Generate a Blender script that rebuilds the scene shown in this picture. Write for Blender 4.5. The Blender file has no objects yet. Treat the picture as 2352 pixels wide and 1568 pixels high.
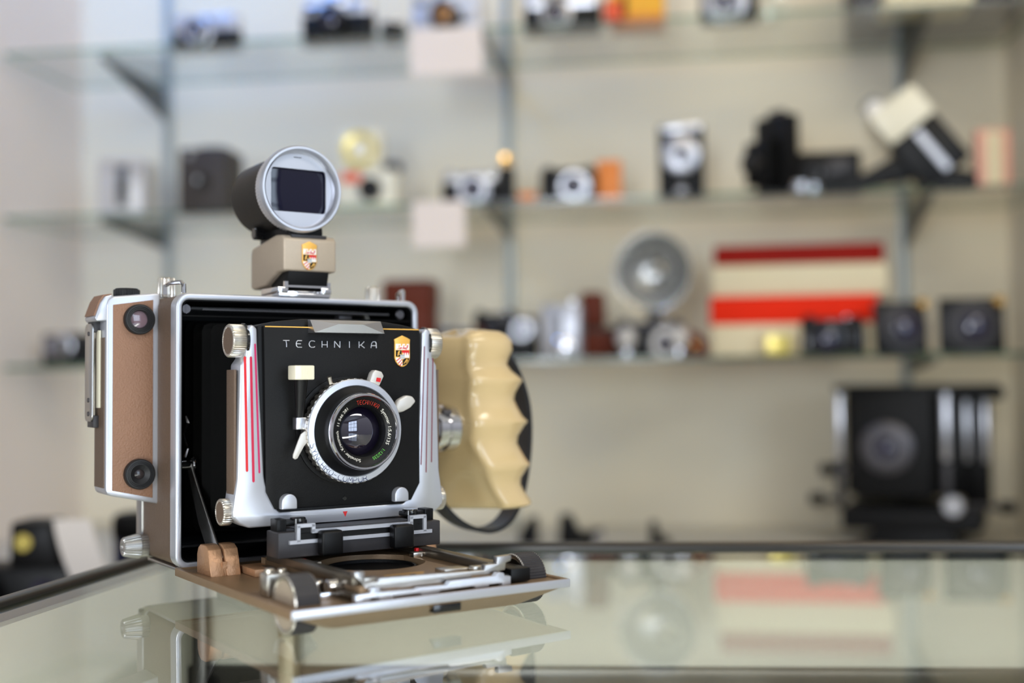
import bpy, bmesh, math, random
from math import sin, cos, pi, radians, sqrt, atan2
from mathutils import Vector, Matrix
random.seed(7)
SC = bpy.context.scene
COL = SC.collection

# ------------------------------------------------------------------ materials
def lin(c):
    c = c / 255.0
    return c / 12.92 if c <= 0.04045 else ((c + 0.055) / 1.055) ** 2.4
def C(r, g, b):
    return (lin(r), lin(g), lin(b), 1.0)

def mat(name, col, rough=0.5, metal=0.0, var=0.0, vscale=40.0, bump=0.0, bscale=400.0, kind='noise', coat=0.0, aniso=0.0, spec=0.5, stretch=None):
    m = bpy.data.materials.new(name); m.use_nodes = True
    nt = m.node_tree; b = nt.nodes['Principled BSDF']
    b.inputs['Base Color'].default_value = col
    b.inputs['Roughness'].default_value = rough
    b.inputs['Metallic'].default_value = metal
    b.inputs['Coat Weight'].default_value = coat
    b.inputs['Coat Roughness'].default_value = 0.05
    b.inputs['Specular IOR Level'].default_value = spec
    tc = nt.nodes.new('ShaderNodeTexCoord')
    src = tc.outputs['Object']
    if stretch:
        mp = nt.nodes.new('ShaderNodeMapping'); mp.inputs['Scale'].default_value = stretch
        nt.links.new(src, mp.inputs['Vector']); src = mp.outputs['Vector']
    if var > 0:
        n = nt.nodes.new('ShaderNodeTexNoise'); n.inputs['Scale'].default_value = vscale; n.inputs['Detail'].default_value = 4
        nt.links.new(src, n.inputs['Vector'])
        r = nt.nodes.new('ShaderNodeMapRange'); r.inputs['To Min'].default_value = 1 - var; r.inputs['To Max'].default_value = 1 + var
        nt.links.new(n.outputs['Fac'], r.inputs['Value'])
        mx = nt.nodes.new('ShaderNodeMix'); mx.data_type = 'RGBA'; mx.blend_type = 'MULTIPLY'; mx.inputs['Factor'].default_value = 1
        mx.inputs['A'].default_value = col
        nt.links.new(r.outputs['Result'], mx.inputs['B'])
        nt.links.new(mx.outputs['Result'], b.inputs['Base Color'])
    if bump > 0:
        if kind == 'leather':
            t = nt.nodes.new('ShaderNodeTexVoronoi'); t.inputs['Scale'].default_value = bscale
            o = t.outputs['Distance']
        else:
            t = nt.nodes.new('ShaderNodeTexNoise'); t.inputs['Scale'].default_value = bscale; t.inputs['Detail'].default_value = 3
            o = t.outputs['Fac']
        nt.links.new(src, t.inputs['Vector'])
        bp = nt.nodes.new('ShaderNodeBump'); bp.inputs['Strength'].default_value = bump; bp.inputs['Distance'].default_value = 0.0006
        nt.links.new(o, bp.inputs['Height']); nt.links.new(bp.outputs['Normal'], b.inputs['Normal'])
    return m

def thin_glass(name, tint, ior=1.5, rough=0.0):
    m = bpy.data.materials.new(name); m.use_nodes = True
    nt = m.node_tree; nt.nodes.remove(nt.nodes['Principled BSDF'])
    out = nt.nodes['Material Output']
    fr = nt.nodes.new('ShaderNodeFresnel'); fr.inputs['IOR'].default_value = ior
    tr = nt.nodes.new('ShaderNodeBsdfTransparent'); tr.inputs['Color'].default_value = tint
    gl = nt.nodes.new('ShaderNodeBsdfGlossy'); gl.inputs['Roughness'].default_value = rough
    # Fresnel of the front face only: flip the normal back on leaving faces so both behave as a thin pane
    geo = nt.nodes.new('ShaderNodeNewGeometry')
    nt.links.new(geo.outputs['Normal'], fr.inputs['Normal'])
    sub = nt.nodes.new('ShaderNodeMath'); sub.operation = 'SUBTRACT'; sub.inputs[0].default_value = 1.0
    nt.links.new(geo.outputs['Backfacing'], sub.inputs[1])
    # both surfaces of a pane reflect: 2F / (1 + F)
    ad = nt.nodes.new('ShaderNodeMath'); ad.operation = 'ADD'; ad.inputs[1].default_value = 1.0
    dv = nt.nodes.new('ShaderNodeMath'); dv.operation = 'DIVIDE'
    tw = nt.nodes.new('ShaderNodeMath'); tw.operation = 'MULTIPLY'; tw.inputs[1].default_value = 2.0
    nt.links.new(fr.outputs['Fac'], ad.inputs[0]); nt.links.new(fr.outputs['Fac'], tw.inputs[0])
    nt.links.new(tw.outputs[0], dv.inputs[0]); nt.links.new(ad.outputs[0], dv.inputs[1])
    mul = nt.nodes.new('ShaderNodeMath'); mul.operation = 'MULTIPLY'
    nt.links.new(dv.outputs[0], mul.inputs[0]); nt.links.new(sub.outputs[0], mul.inputs[1])
    mx = nt.nodes.new('ShaderNodeMixShader')
    nt.links.new(mul.outputs[0], mx.inputs['Fac']); nt.links.new(tr.outputs[0], mx.inputs[1]); nt.links.new(gl.outputs[0], mx.inputs[2])
    nt.links.new(mx.outputs[0], out.inputs['Surface'])
    return m

M = dict(
 silver = mat('satin_silver', C(205,206,212), .30, 1.0, .04, 60, .05, 3000),
 silverw = mat('silver_lacquer', C(198,200,208), .34, .6, .02, 30), ringm = mat('brushed_ring', C(214,217,226), .36, .8, .03, 300),
 chrome = mat('chrome', C(225,225,228), .10, 1.0),
 brushed = mat('brushed_metal', C(190,188,186), .33, 1.0, .05, 200, .05, 2500),
 nickel = mat('warm_nickel', C(208,202,192), .3, 1.0, .04, 80),
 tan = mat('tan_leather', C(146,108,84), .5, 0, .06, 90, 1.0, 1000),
 tan_shaded = mat('tan_leather_shaded', C(104,84,68), .5, 0, .05, 90, .8, 1000),  # same tan leather, with the shade of the unlit sides in its colour
 hammer = mat('hammertone_tan', C(186,142,106), .38, .35, .1, 300, .6, 420),
 bedtan = mat('bed_brown_lacquer', C(146,120,92), .42, .3, .08, 120, .25, 700),
 champagne = mat('champagne_lacquer', C(184,168,148), .42, .2, .05, 300, .3, 900),
 black = mat('black_enamel', C(10,10,11), .42, 0, .1, 200, .12, 1500, spec=.25),
 blackm = mat('matt_black', C(6,6,7), .75, 0, .1, 100, spec=.15),
 blackg = mat('gloss_black', C(14,14,16), .16, 0, coat=.4),
 blackc = mat('black_crackle', C(15,15,16), .5, 0, .2, 900, .3, 1600, spec=.22),
 bellows = mat('bellows_cloth', C(6,6,6), .8, 0, .2, 120, .2, 900, spec=.1),
 greyblk = mat('grey_black_metal', C(58,56,58), .42, .3, .1, 300, .1, 1500),
 rail = mat('track_dark_steel', C(112,104,92), .32, .8, .06, 150),
 red = mat('red_enamel', C(212,22,28), .4), crim = mat('crimson_enamel', C(190,14,62), .4), mag = mat('magenta_enamel', C(184,22,88), .4),
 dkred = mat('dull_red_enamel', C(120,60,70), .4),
 ivory = mat('ivory_plastic', C(236,230,206), .35), grip = mat('cream_grip', C(218,190,140), .16, 0, .03, 12, coat=.5),
 greyp = mat('pale_grey_lever', C(206,202,196), .35, .2),
 gold = mat('gold_enamel', C(240,184,88), .35, .25), white = mat('white_enamel', C(238,234,228), .35),
 steelb = mat('blue_grey_enamel', C(165,172,176), .4), txtw = mat('white_engraving', C(230,226,214), .5), txtr = mat('red_engraving', C(196,48,30), .5),
 txtg = mat('green_engraving', C(88,178,60), .5), txtb = mat('blue_black_engraving', C(40,52,96), .5),
 rubber = mat('black_rubber', C(24,24,26), .55), strapk = mat('black_strap', C(22,22,25), .38, 0, .1, 100),
 lensg = mat('coated_lens_glass', (0.006,0.004,0.012,1), .02, 0, coat=1.0, spec=.9),
 vfg = mat('finder_glass', (0.003,0.003,0.016,1), .03, 0, coat=.35, spec=.4),
 rfg = mat('amber_violet_glass', C(120,98,106), .12, 0, coat=1.0),
 dkg = mat('dim_window_glass', C(46,40,40), .18, 0, coat=.3), screw = mat('screw_grey', C(92,90,94), .4, .7),
)
gm = M['lensg'].node_tree.nodes['Principled BSDF']; gm.inputs['Coat Tint'].default_value = (.85,.8,1,1); gm.inputs['Coat IOR'].default_value = 1.9

# ------------------------------------------------------------------ mesh builder
MM = 0.001
def mF(u, v, h): return (u*MM, -h*MM, v*MM)          # front plane: right, up, toward the viewer
def mS(u, v, h): return (h*MM, -u*MM, v*MM)          # side plane: front, up, right
def mT(u, v, h): return (u*MM, -v*MM, h*MM)          # plan: right, front, up
def gF(u, v, h): return (u, -h, v)
def gS(u, v, h): return (h, -u, v)
def gT(u, v, h): return (u, -v, h)

class MB:
    def __init__(s, m=mF):
        s.bm = bmesh.new(); s.m = m
    def prism(s, poly, h0, h1, m=None, mi=0, bev=0, seg=2):
        m = m or s.m
        n = len(poly); bm = s.bm
        a = [bm.verts.new(m(u, v, h0)) for u, v in poly]; b = [bm.verts.new(m(u, v, h1)) for u, v in poly]
        fs = [bm.faces.new(a), bm.faces.new(b[::-1])]
        for i in range(n): fs.append(bm.faces.new((a[i], a[(i+1) % n], b[(i+1) % n], b[i])))
        for f in fs: f.material_index = mi
        bmesh.ops.recalc_face_normals(bm, faces=fs)
        if bev:
            es = set(e for f in fs for e in f.edges)
            r = bmesh.ops.bevel(bm, geom=list(es), offset=bev, segments=seg, affect='EDGES', profile=.5, clamp_overlap=True)
            for f in r['faces']: f.material_index = mi
        return s
    def box(s, u0, u1, v0, v1, h0, h1, bev=0, m=None, mi=0, seg=2):
        return s.prism([(u0, v0), (u1, v0), (u1, v1), (u0, v1)], h0, h1, m, mi, bev, seg)
    def ring(s, outer, inner, h0, h1, m=None, mi=0, bev=0, seg=2):
        m = m or s.m; bm = s.bm; n = len(outer)
        V = [[bm.verts.new(m(u, v, h)) for u, v in P] for P in (outer, inner) for h in (h0, h1)]
        o0, o1, i0, i1 = V; fs = []
        for i in range(n):
            j = (i+1) % n
            for q in ((o0[i], o0[j], o1[j], o1[i]), (i0[j], i0[i], i1[i], i1[j]), (o1[i], o1[j], i1[j], i1[i]), (o0[j], o0[i], i0[i], i0[j])):
                f = bm.faces.new(q); f.material_index = mi; fs.append(f)
        bmesh.ops.recalc_face_normals(bm, faces=fs)
        if bev:
            es = [e for f in fs[2::4] for e in f.edges if len(e.link_faces) == 2 and e.calc_face_angle(0) > .6]
            bmesh.ops.bevel(bm, geom=list(set(es)), offset=bev, segments=seg, affect='EDGES', profile=.5, clamp_overlap=True)
        return s
    def lathe(s, prof, c=(0, 0), m=None, n=48, mi=0, teeth=0, depth=0, smooth_closed=False, sq=1.0, mis=None):
        """prof: [(radius, height)], around the plane's third axis at c"""
        m = m or s.m; bm = s.bm; rows = []; fs = []
        for r, h in prof:
            if r <= 1e-9: rows.append([bm.verts.new(m(c[0], c[1], h))]); continue
            row = []
            for k in range(n):
                t = 2*pi*k/n; rr = r
                if teeth: rr = r - (depth if (k*teeth*2//n) % 2 else 0)
                row.append(bm.verts.new(m(c[0]+rr*cos(t), c[1]+rr*sin(t)*sq, h)))
            rows.append(row)
        for q, (A, B) in enumerate(zip(rows[:-1], rows[1:])):
            for k in range(n):
                j = (k+1) % n
                if len(A) == 1 and len(B) == 1: continue
                if len(A) == 1: f = bm.faces.new((A[0], B[j], B[k]))
                elif len(B) == 1: f = bm.faces.new((A[k], A[j], B[0]))
                else: f = bm.faces.new((A[k], A[j], B[j], B[k]))
                f.material_index = mis[q] if mis else mi; fs.append(f)
        bmesh.ops.recalc_face_normals(bm, faces=fs)
        return s
    def cyl(s, c, r, h0, h1, ch=0, m=None, n=40, mi=0, teeth=0, depth=0):
        if ch: p = [(0, h0), (r-ch, h0), (r, h0+ch), (r, h1-ch), (r-ch, h1), (0, h1)]
        else: p = [(0, h0), (r, h0), (r, h1), (0, h1)]
        return s.lathe(p, c, m, n, mi, teeth, depth)
    def tube(s, pts, r, n=8, closed=False, raw=True, mi=0, flat=1.0):
        """pts: final local 3-D points (m)"""
        P = [Vector(p) for p in pts]; bm = s.bm; rows = []; N = len(P)
        prev = None
        for i in range(N):
            if closed: d = P[(i+1) % N] - P[i-1]
            else: d = P[min(i+1, N-1)] - P[max(i-1, 0)]
            d.normalize()
            if prev is None:
                up = Vector((0, 0, 1)) if abs(d.z) < .9 else Vector((0, 1, 0))
                x = d.cross(up).normalized()
            else:
                x = (prev - d*prev.dot(d)).normalized()
            prev = x; y = d.cross(x)
            rr = r[i] if isinstance(r, (list, tuple)) else r
            rows.append([bm.verts.new(P[i] + x*rr*cos(2*pi*k/n) + y*rr*flat*sin(2*pi*k/n)) for k in range(n)])
        fs = []
        for i in range(N if closed else N-1):
            A, B = rows[i], rows[(i+1) % N]
            for k in range(n):
                f = bm.faces.new((A[k], A[(k+1) % n], B[(k+1) % n], B[k])); f.material_index = mi; fs.append(f)
        if not closed:
            fs += [bm.faces.new(rows[0][::-1]), bm.faces.new(rows[-1])]
            for f in fs[-2:]: f.material_index = mi
        bmesh.ops.recalc_face_normals(bm, faces=fs)
        return s
    def loft(s, rows, cap=True, closed=True, mi=0):
        bm = s.bm; R = [[bm.verts.new(p) for p in row] for row in rows]; n = len(R[0]); fs = []
        for A, B in zip(R[:-1], R[1:]):
            for k in range(n if closed else n-1):
                f = bm.faces.new((A[k], A[(k+1) % n], B[(k+1) % n], B[k])); f.material_index = mi; fs.append(f)
        if cap: fs += [bm.faces.new(R[0][::-1]), bm.faces.new(R[-1])]
        bmesh.ops.recalc_face_normals(bm, faces=fs)
        return s
    def strokes(s, lines, r, f, h, n=6):
        for L in lines:
            for G in split_sharp(L): s.tube([f(u, v, h) for u, v in G], r, n)
        return s
    def build(s, name, mats, parent=None, ang=35, **props):
        me = bpy.data.meshes.new(name)
        bmesh.ops.remove_doubles(s.bm, verts=s.bm.verts, dist=1e-7)
        s.bm.to_mesh(me); s.bm.free()
        for mm in (mats if isinstance(mats, (list, tuple)) else [mats]): me.materials.append(mm)
        for p in me.polygons: p.use_smooth = True
        me.set_sharp_from_angle(angle=radians(ang))
        o = bpy.data.objects.new(name, me); COL.objects.link(o)
        if parent is not None: o.parent = parent
        for k, v in props.items(): o[k] = v
        return o

def rrect(u0, u1, v0, v1, r, n=6):
    P = []
    for cx, cy, a0 in ((u1-r, v1-r, 0), (u0+r, v1-r, 90), (u0+r, v0+r, 180), (u1-r, v0+r, 270)):
        for k in range(n+1):
            t = radians(a0+90*k/n); P.append((cx+r*cos(t), cy+r*sin(t)))
    return P
def arc(cx, cy, r, a0, a1, n=10, ry=None):
    ry = ry or r
    return [(cx+r*cos(radians(a0+(a1-a0)*k/n)), cy+ry*sin(radians(a0+(a1-a0)*k/n))) for k in range(n+1)]

def thing(name, label, cat, loc=(0, 0, 0), rot=(0, 0, 0), group=None):
    o = bpy.data.objects.new(name, None); COL.objects.link(o); o.empty_display_size = .02
    o.location = loc; o.rotation_euler = rot; o['label'] = label; o['category'] = cat
    if group: o['group'] = group
    return o
def tag(o, label, cat, group=None):
    o['label'] = label; o['category'] = cat
    if group: o['group'] = group
    return o

def split_sharp(L):
    out = [[L[0]]]
    for i in range(1, len(L)):
        out[-1].append(L[i])
        if i < len(L)-1:
            a = Vector(L[i])-Vector(L[i-1]); b = Vector(L[i+1])-Vector(L[i])
            if a.angle(b, 0) > .9: out.append([L[i]])
    return out
# lettering ---------------------------------------------------------------
STK = {
 'T': [[(0, 1), (.8, 1)], [(.36, 1), (.44, .5), (.44, 0)]],
 'E': [[(.75, 1), (.2, 1), (.06, .8), (.02, .5), (.06, .2), (.2, 0), (.75, 0)], [(.04, .52), (.62, .52)]],
 'C': [[(.78, .9), (.6, 1), (.3, 1), (.1, .82), (.02, .5), (.1, .18), (.3, 0), (.6, 0), (.78, .1)]],
 'H': [[(.05, 1), (.05, .42), (.75, .42)], [(.75, 1), (.75, 0)], [(.05, .42), (.05, 0)]],
 'N': [[(.05, 0), (.05, 1), (.78, 0), (.78, 1)]],
 'I': [[(.4, 0), (.4, 1)]],
 'K': [[(.05, 0), (.05, 1)], [(.75, 1), (.3, .45), (.05, .4)], [(.3, .45), (.8, 0)]],
 'A': [[(.02, 0), (.12, .75), (.3, 1), (.65, 1), (.75, .8), (.78, 0)], [(.08, .38), (.78, .38)]],
 'S': [[(.72, .88), (.55, 1), (.25, 1), (.08, .85), (.1, .66), (.6, .4), (.72, .22), (.6, .04), (.4, 0), (.15, .02), (.04, .14)]],
 'Y': [[(.02, 1), (.38, .45), (.75, 1)], [(.38, .45), (.38, 0)]],
 'R': [[(.05, 0), (.05, 1), (.5, 1), (.72, .85), (.72, .65), (.5, .48), (.05, .48)], [(.45, .48), (.78, 0)]],
 'O': [arc(.42, .5, .4, 0, 360, 18, .5)],
 'M': [[(.02, 0), (.15, 1), (.45, .3), (.75, 1), (.88, 0)]],
 'P': [[(.05, 0), (.05, 1), (.5, 1), (.74, .8), (.72, .55), (.5, .4), (.05, .4)]],
 'U': [[(.05, 1), (.05, .3), (.2, .04), (.45, 0), (.68, .06), (.8, .3), (.8, 1)]],
 '-': [[(.1, .5), (.55, .5)]],
}
def stroke_line(word, u0, v0, h, w, pitch):
    out = []
    for i, ch in enumerate(word):
        for L in STK[ch]: out.append([(u0+i*pitch+x*w, v0+y*h) for x, y in L])
    return out
def stroke_arc(word, cx, cy, r, a0, a1, h, w, inward=False):
    """letters spread from angle a0 to a1; bottoms on radius r"""
    out = []; n = len(word)
    for i, ch in enumerate(word):
        t = radians(a0+(a1-a0)*i/(n-1))
        d = Vector((cos(t), sin(t)))
        up = -d if inward else d
        ri = Vector((up.y, -up.x))
        base = Vector((cx, cy)) + d*r
        for L in STK[ch]:
            out.append([tuple(base + ri*((x-.4)*w) + up*(y*h)) for x, y in L])
    return out
def font_arc(mb, text, cx, cy, r, a0, a1, size, f, hfun):
    """typeset text bent on a circle, tops outward, reading clockwise from a0 to a1"""
    cu = bpy.data.curves.new('lettering', 'FONT'); cu.body = text; cu.size = size; cu.resolution_u = 3
    ob = bpy.data.objects.new('lettering', cu); COL.objects.link(ob)
    me = bpy.data.meshes.new_from_object(ob.evaluated_get(bpy.context.evaluated_depsgraph_get()))
    bpy.data.objects.remove(ob); bpy.data.curves.remove(cu)
    xs = [v.co.x for v in me.vertices]; x0, x1 = min(xs), max(xs)
    vs = []
    for v in me.vertices:
        t = radians(a0+(a1-a0)*(v.co.x-x0)/(x1-x0)); rr = r+v.co.y
        vs.append(mb.bm.verts.new(f(cx+rr*cos(t), cy+rr*sin(t), hfun(rr))))
    for p in me.polygons:
        try: mb.bm.faces.new([vs[i] for i in p.vertices])
        except ValueError: pass
    bpy.data.meshes.remove(me)

# ------------------------------------------------------------------ camera
F_PX, PITCH, ROLL, EYE = 2785.45, .0283, .0119, .1387
cam = bpy.data.cameras.new('photo_camera'); cam.sensor_width = 36; cam.lens = F_PX/2352*36; cam.clip_start = .01
co = bpy.data.objects.new('photo_camera', cam); COL.objects.link(co); SC.camera = co
R0, U0, F0 = Vector((1, 0, 0)), Vector((0, -sin(PITCH), cos(PITCH))), Vector((0, cos(PITCH), sin(PITCH)))
rx = R0*cos(ROLL)-U0*sin(ROLL); ry = R0*sin(ROLL)+U0*cos(ROLL)
co.matrix_world = Matrix(((rx.x, ry.x, -F0.x, 0), (rx.y, ry.y, -F0.y, 0), (rx.z, ry.z, -F0.z, EYE), (0, 0, 0, 1)))

# shop axes: the shelves run along SX, depth SY
PHI = -.1459
SX = Vector((cos(PHI), sin(PHI), 0)); SY = Vector((-sin(PHI), cos(PHI), 0)); S0 = Vector((0, 2.1867, 0))
def sp(t, w, z): return S0 + SX*t + SY*w + Vector((0, 0, z))
# ================================================================== the folding camera on the counter
TH, LEAN = .5957, .0073
PC = thing('press_camera', 'large folding bellows camera in silver and tan leather, bed open, on the glass counter', 'camera', (-.217, .7763, .0176), (0, LEAN, TH))
co_focus = Vector((-.217, .7763, .0176)) + Vector((cos(TH), sin(TH), 0))*.089 + Vector((sin(TH), -cos(TH), 0))*.074 + Vector((0, 0, .089))
cam.dof.use_dof = True; cam.dof.focus_distance = (co_focus - Vector((0, 0, EYE))).dot(F0); cam.dof.aperture_fstop = 2.6

def P(mb, name, m, parent=PC, **k): return mb.build(name, M[m] if isinstance(m, str) else [M[x] for x in m], parent, **k)

# ---- body box
body = P(MB().ring(rrect(.6, 177.4, .6, 176.4, 8), rrect(4, 174, 4, 173, 5), -70, -7), 'body_shell', 'tan_shaded')
P(MB().ring(rrect(0, 178, 0, 177, 9, 8), rrect(4.2, 173.8, 4.2, 172.8, 5, 8), -8, 2.2, bev=1.3*MM, seg=3), 'front_bezel', 'silverw', body, ang=50)
P(MB().ring(rrect(-.6, 178.6, -.6, 177.6, 9, 8), rrect(6, 172, 6, 170, 5, 8), -77, -66, bev=1*MM), 'rear_frame', 'brushed', body)
P(MB().box(1, 177, 1, 176, -79, -71, 1*MM), 'rear_cover', 'black', body)
P(MB().ring(rrect(4, 174, 4, 173, 5, 8), rrect(5, 173, 5, 172, 5, 8), -70, 0).box(5, 173, 162, 163, -2, -1), 'dark_lining', 'blackm', body)
P(MB().box(20, 158, 166.6, 167.8, -6, -5).box(120, 130, 161, 166, -16, -8, .8*MM), 'top_catch_rail', 'greyblk', body)
for (u, v, sl) in ((8.5, 167, 1), (166, 167.3, 0)):
    s = MB().cyl((u, v), 3.3, -5, -2.8, .5)
    s.box(u-.45, u+.45, v-3, v+3, -2.9, -2.65)
    P(s, 'slotted_screw', 'screw', body)
P(MB(mT).box(52, 134, -66, -4, -16.5, 0, 2*MM), 'tripod_plate', 'greyblk', body)
P(MB(mT).box(3, 175, -64, -4, -1.6, .6, .6*MM), 'base_trim', 'brushed', body)
# ---- bellows
bl = MB(mF); rows = []
for k in range(19):
    b = -66 + k*6.1; q = 0 if k % 2 else 5.5
    t = k/18.0; L = 15+14*t; R_ = 163-15*t; D = 12+20*t; U = 163-9*t
    rows.append([mF(u, v, b) for u, v in rrect(L+q, R_-q, D+q, U-q, 5, 2)])
bl.loft(rows, cap=False)
P(bl, 'bellows', 'bellows')
# ---- rangefinder housing
hs = MB(mF)
hp = [(2, 39), (2.2, 179), (-1, 179), (-29, 176), (-32, 174), (-33.2, 170), (-33.2, 50), (-32.5, 47.5), (-30, 46)]
hs.prism(hp, -63, -36, bev=1.3*MM, seg=3)
hous = P(hs, 'rangefinder_housing', 'silverw', ang=50)
P(MB(mF).prism([(-2.6, 43.3), (-2.6, 174.4), (-29, 170.3), (-29, 49.4)], -36.5, -35.5, bev=.25*MM), 'leather_panel', 'tan', hous)
P(MB(mS).box(-60, -39, 51, 149, -33.9, -33), 'side_leather', 'tan_shaded', hous)
P(MB(mF).prism([(-29, 177.2), (-30, 160), (-39, 159.5), (-40.2, 161.5), (-36.8, 171.5), (-34, 175.8)], -62, -36.9, bev=.8*MM), 'eyepiece_shoulder', 'silverw', hous)
P(MB(mF).prism([(-39.6, 163.2), (-36.4, 172), (-33.8, 176), (-29, 177), (-29, 177.8), (-34.4, 177), (-37.2, 172.8), (-40.6, 163.2)], -61, -39), 'shoulder_leather', 'tan', hous)
for (u, v, gmat, ri) in ((-12.5, 161, 'rfg', 5.6), (-12, 59.5, 'dkg', 3.4)):
    w = MB(mF); w.lathe([(10, -35.6), (10, -31.6), (9.4, -30.8), (8.4, -30.6), (8.1, -31.1), (7.4, -30.9), (7.1, -31.4), (6.4, -31.2), (ri, -33.2), (ri, -35)], (u, v), n=56)
    P(w, 'window_ring', 'rubber', hous)
    P(MB(mF).lathe([(ri+.4, -34.5), (ri*.6, -33.8), (0, -33.5)], (u, v), n=32), 'window_glass', gmat, hous)
P(MB(mT).cyl((-16, -50), 8.6, 176.5, 181.6, .5, n=144, teeth=36, depth=.5).cyl((-16, -50), 7.4, 181.5, 182.3, .3), 'distance_dial', 'rubber', hous)
hd = P(MB(mS).prism(rrect(-66, -49, 94, 158.5, 4, 4), -38.8, -37.4, bev=.4*MM), 'strap_handle', 'brushed')
for v in (99, 108, 152): P(MB(lambda u, w, h: mS(u, w, -h)).cyl((-57, v), 1.5, 38.6, 39.4, .2, n=16), 'rivet', 'screw', hd)
P(MB(mS).box(-64, -50, 90, 98, -37.6, -33, .5*MM).box(-64, -50, 153, 160, -37.6, -33, .5*MM), 'handle_post', 'greyblk', hd)
P(MB(mS).box(-54, -46, 103, 154, -35, -33.6, .4*MM), 'white_liner', 'ivory', hd)
# ---- top fittings
def knurl_knob(c, r0, r1, h0, h1, m, n=108, mm='nickel', name='knurled_knob', capm=None, parent=PC):
    o = MB(m); o.lathe([(0, h0), (r0*.94, h0), (r0*.96, h0+1.6), (r0, h0+1.8), (r1, h1-.7), (r1-.7, h1), (0, h1)], c, n=n, teeth=n//4, depth=.42)
    k = P(o, name, mm, parent)
    if capm: P(MB(m).cyl(c, min(r0, r1)*.8, h1-.2, h1+.25) if h1 > h0 else MB(m).cyl(c, min(r0, r1)*.8, h1+.2, h1-.25), 'knob_cap', capm, parent if parent is not PC else k)
    return k
knurl_knob((11, -50), 6.2, 5.6, 177.2, 190.5, mT, name='release_knob')
knurl_knob((163, -40), 6.0, 5.0, 177.2, 189.3, mT, name='release_knob')
for (u0, s) in ((4.5, 1), (172.5, -1)):
    L = [mT(u0-3*s, -24, 177.3), mT(u0-3*s, -24, 183), mT(u0-1.5*s, -18, 184.6), mT(u0+2*s, -7, 184.6), mT(u0+3*s, -5, 183), mT(u0+3*s, -5, 177.4)]
    P(MB().tube(L, 1.5*MM, 8), 'strap_lug', 'chrome')
shoe = P(MB(mT).box(70, 108, -30, 3, 177, 179.4, .4*MM).box(69, 77, -26, 3, 179, 183.6, 1*MM).box(101, 109, -26, 3, 179, 183.6, 1*MM).box(77, 101, -22, -2, 179, 181.5, .5*MM), 'accessory_shoe', 'chrome')
# ---- viewfinder on the shoe
vf = P(MB(mS).prism([(4, 194.5), (4, 216), (1, 219), (-10, 220), (-52, 214), (-54, 210), (-54, 186), (-50, 184.5), (-28, 186), (-8, 194)], 73, 112, bev=1.6*MM, seg=3), 'viewfinder', 'champagne', ang=50)
P(MB(mS).prism([(3, 195), (-6, 196), (-27, 188), (-27, 184.5), (-22, 182.6), (-6, 182.6), (0, 184)], 77, 107, bev=.6*MM), 'finder_foot', 'blackc', vf)
P(MB(mS).box(-1.2, 1.2, 182.2, 187.5, 75, 77.5).box(-1.2, 1.2, 182.2, 187.5, 106.5, 109).box(-.8, .8, 183.6, 185, 77, 107), 'foot_clamp', 'chrome', vf)
P(MB(mF).box(79, 105, 217.4, 219.6, -30, 3.4, .4*MM), 'top_slide', 'greyblk', vf)
vc = (84.6, 250)
P(MB(mF).lathe([(0, -58), (23, -58), (25.6, -55), (26, -40), (26, -8), (25, -7.5), (25, -5)], vc, n=72), 'finder_barrel', 'black', vf)
P(MB(mS).prism([(-50, 213), (-50, 228), (-40, 232), (-4, 230), (0, 224), (0, 218), (-12, 217)], 78, 104, bev=1.5*MM), 'barrel_cradle', 'black', vf)
P(MB(mS).cyl((-42, 224), 4.6, 70, 79, .8, n=64, teeth=16, depth=.4), 'parallax_knob', 'blackg', vf)
fr = MB(mF); fr.lathe([(25.5, -5.5), (28.2, -5), (28.6, -4), (28.6, 1.5), (28.1, 2.4)], vc, n=240, teeth=80, depth=.35)
fr.lathe([(28.1, 2.4), (29.4, 3.0), (29.8, 4.5), (29.5, 7.6), (28.6, 8.8), (27.2, 8.8), (25.6, 6.6), (25.2, 3.0), (25.2, 1)], vc, n=96)
P(fr, 'front_ring', 'ringm', vf, ang=50)
# mask with the rectangular opening, then the glass behind it
mk = MB(mF); nn = 64
outer = []; inner = []
hw, hh = 20.2, 14.8
for k in range(nn):
    t = 2*pi*k/nn; d = (cos(t), sin(t)); outer.append((vc[0]+25.6*d[0], vc[1]+25.6*d[1]))
    q = min(hw/max(abs(d[0]), 1e-6), hh/max(abs(d[1]), 1e-6))
    x, y = d[0]*q, d[1]*q
    if abs(x) > hw-2 and abs(y) > hh-2:
        x = math.copysign(hw-.7, x); y = math.copysign(hh-.7, y)
    inner.append((vc[0]+.6+x, vc[1]-.4+y))
mk.ring(outer, inner, .2, 1.4)
P(mk, 'silver_mask', 'silverw', vf)
gl = MB(mF); gl.lathe([(25, -1.6), (20, -1.1), (12, -.7), (0, -.5)], vc, n=48); P(gl, 'finder_window', 'vfg', vf)
P(MB(mF).tube([mF(81.5, 272.3, 1.5), mF(87, 272.3, 1.5)], .28*MM, 6), 'mask_engraving', 'greyblk', vf)
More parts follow.
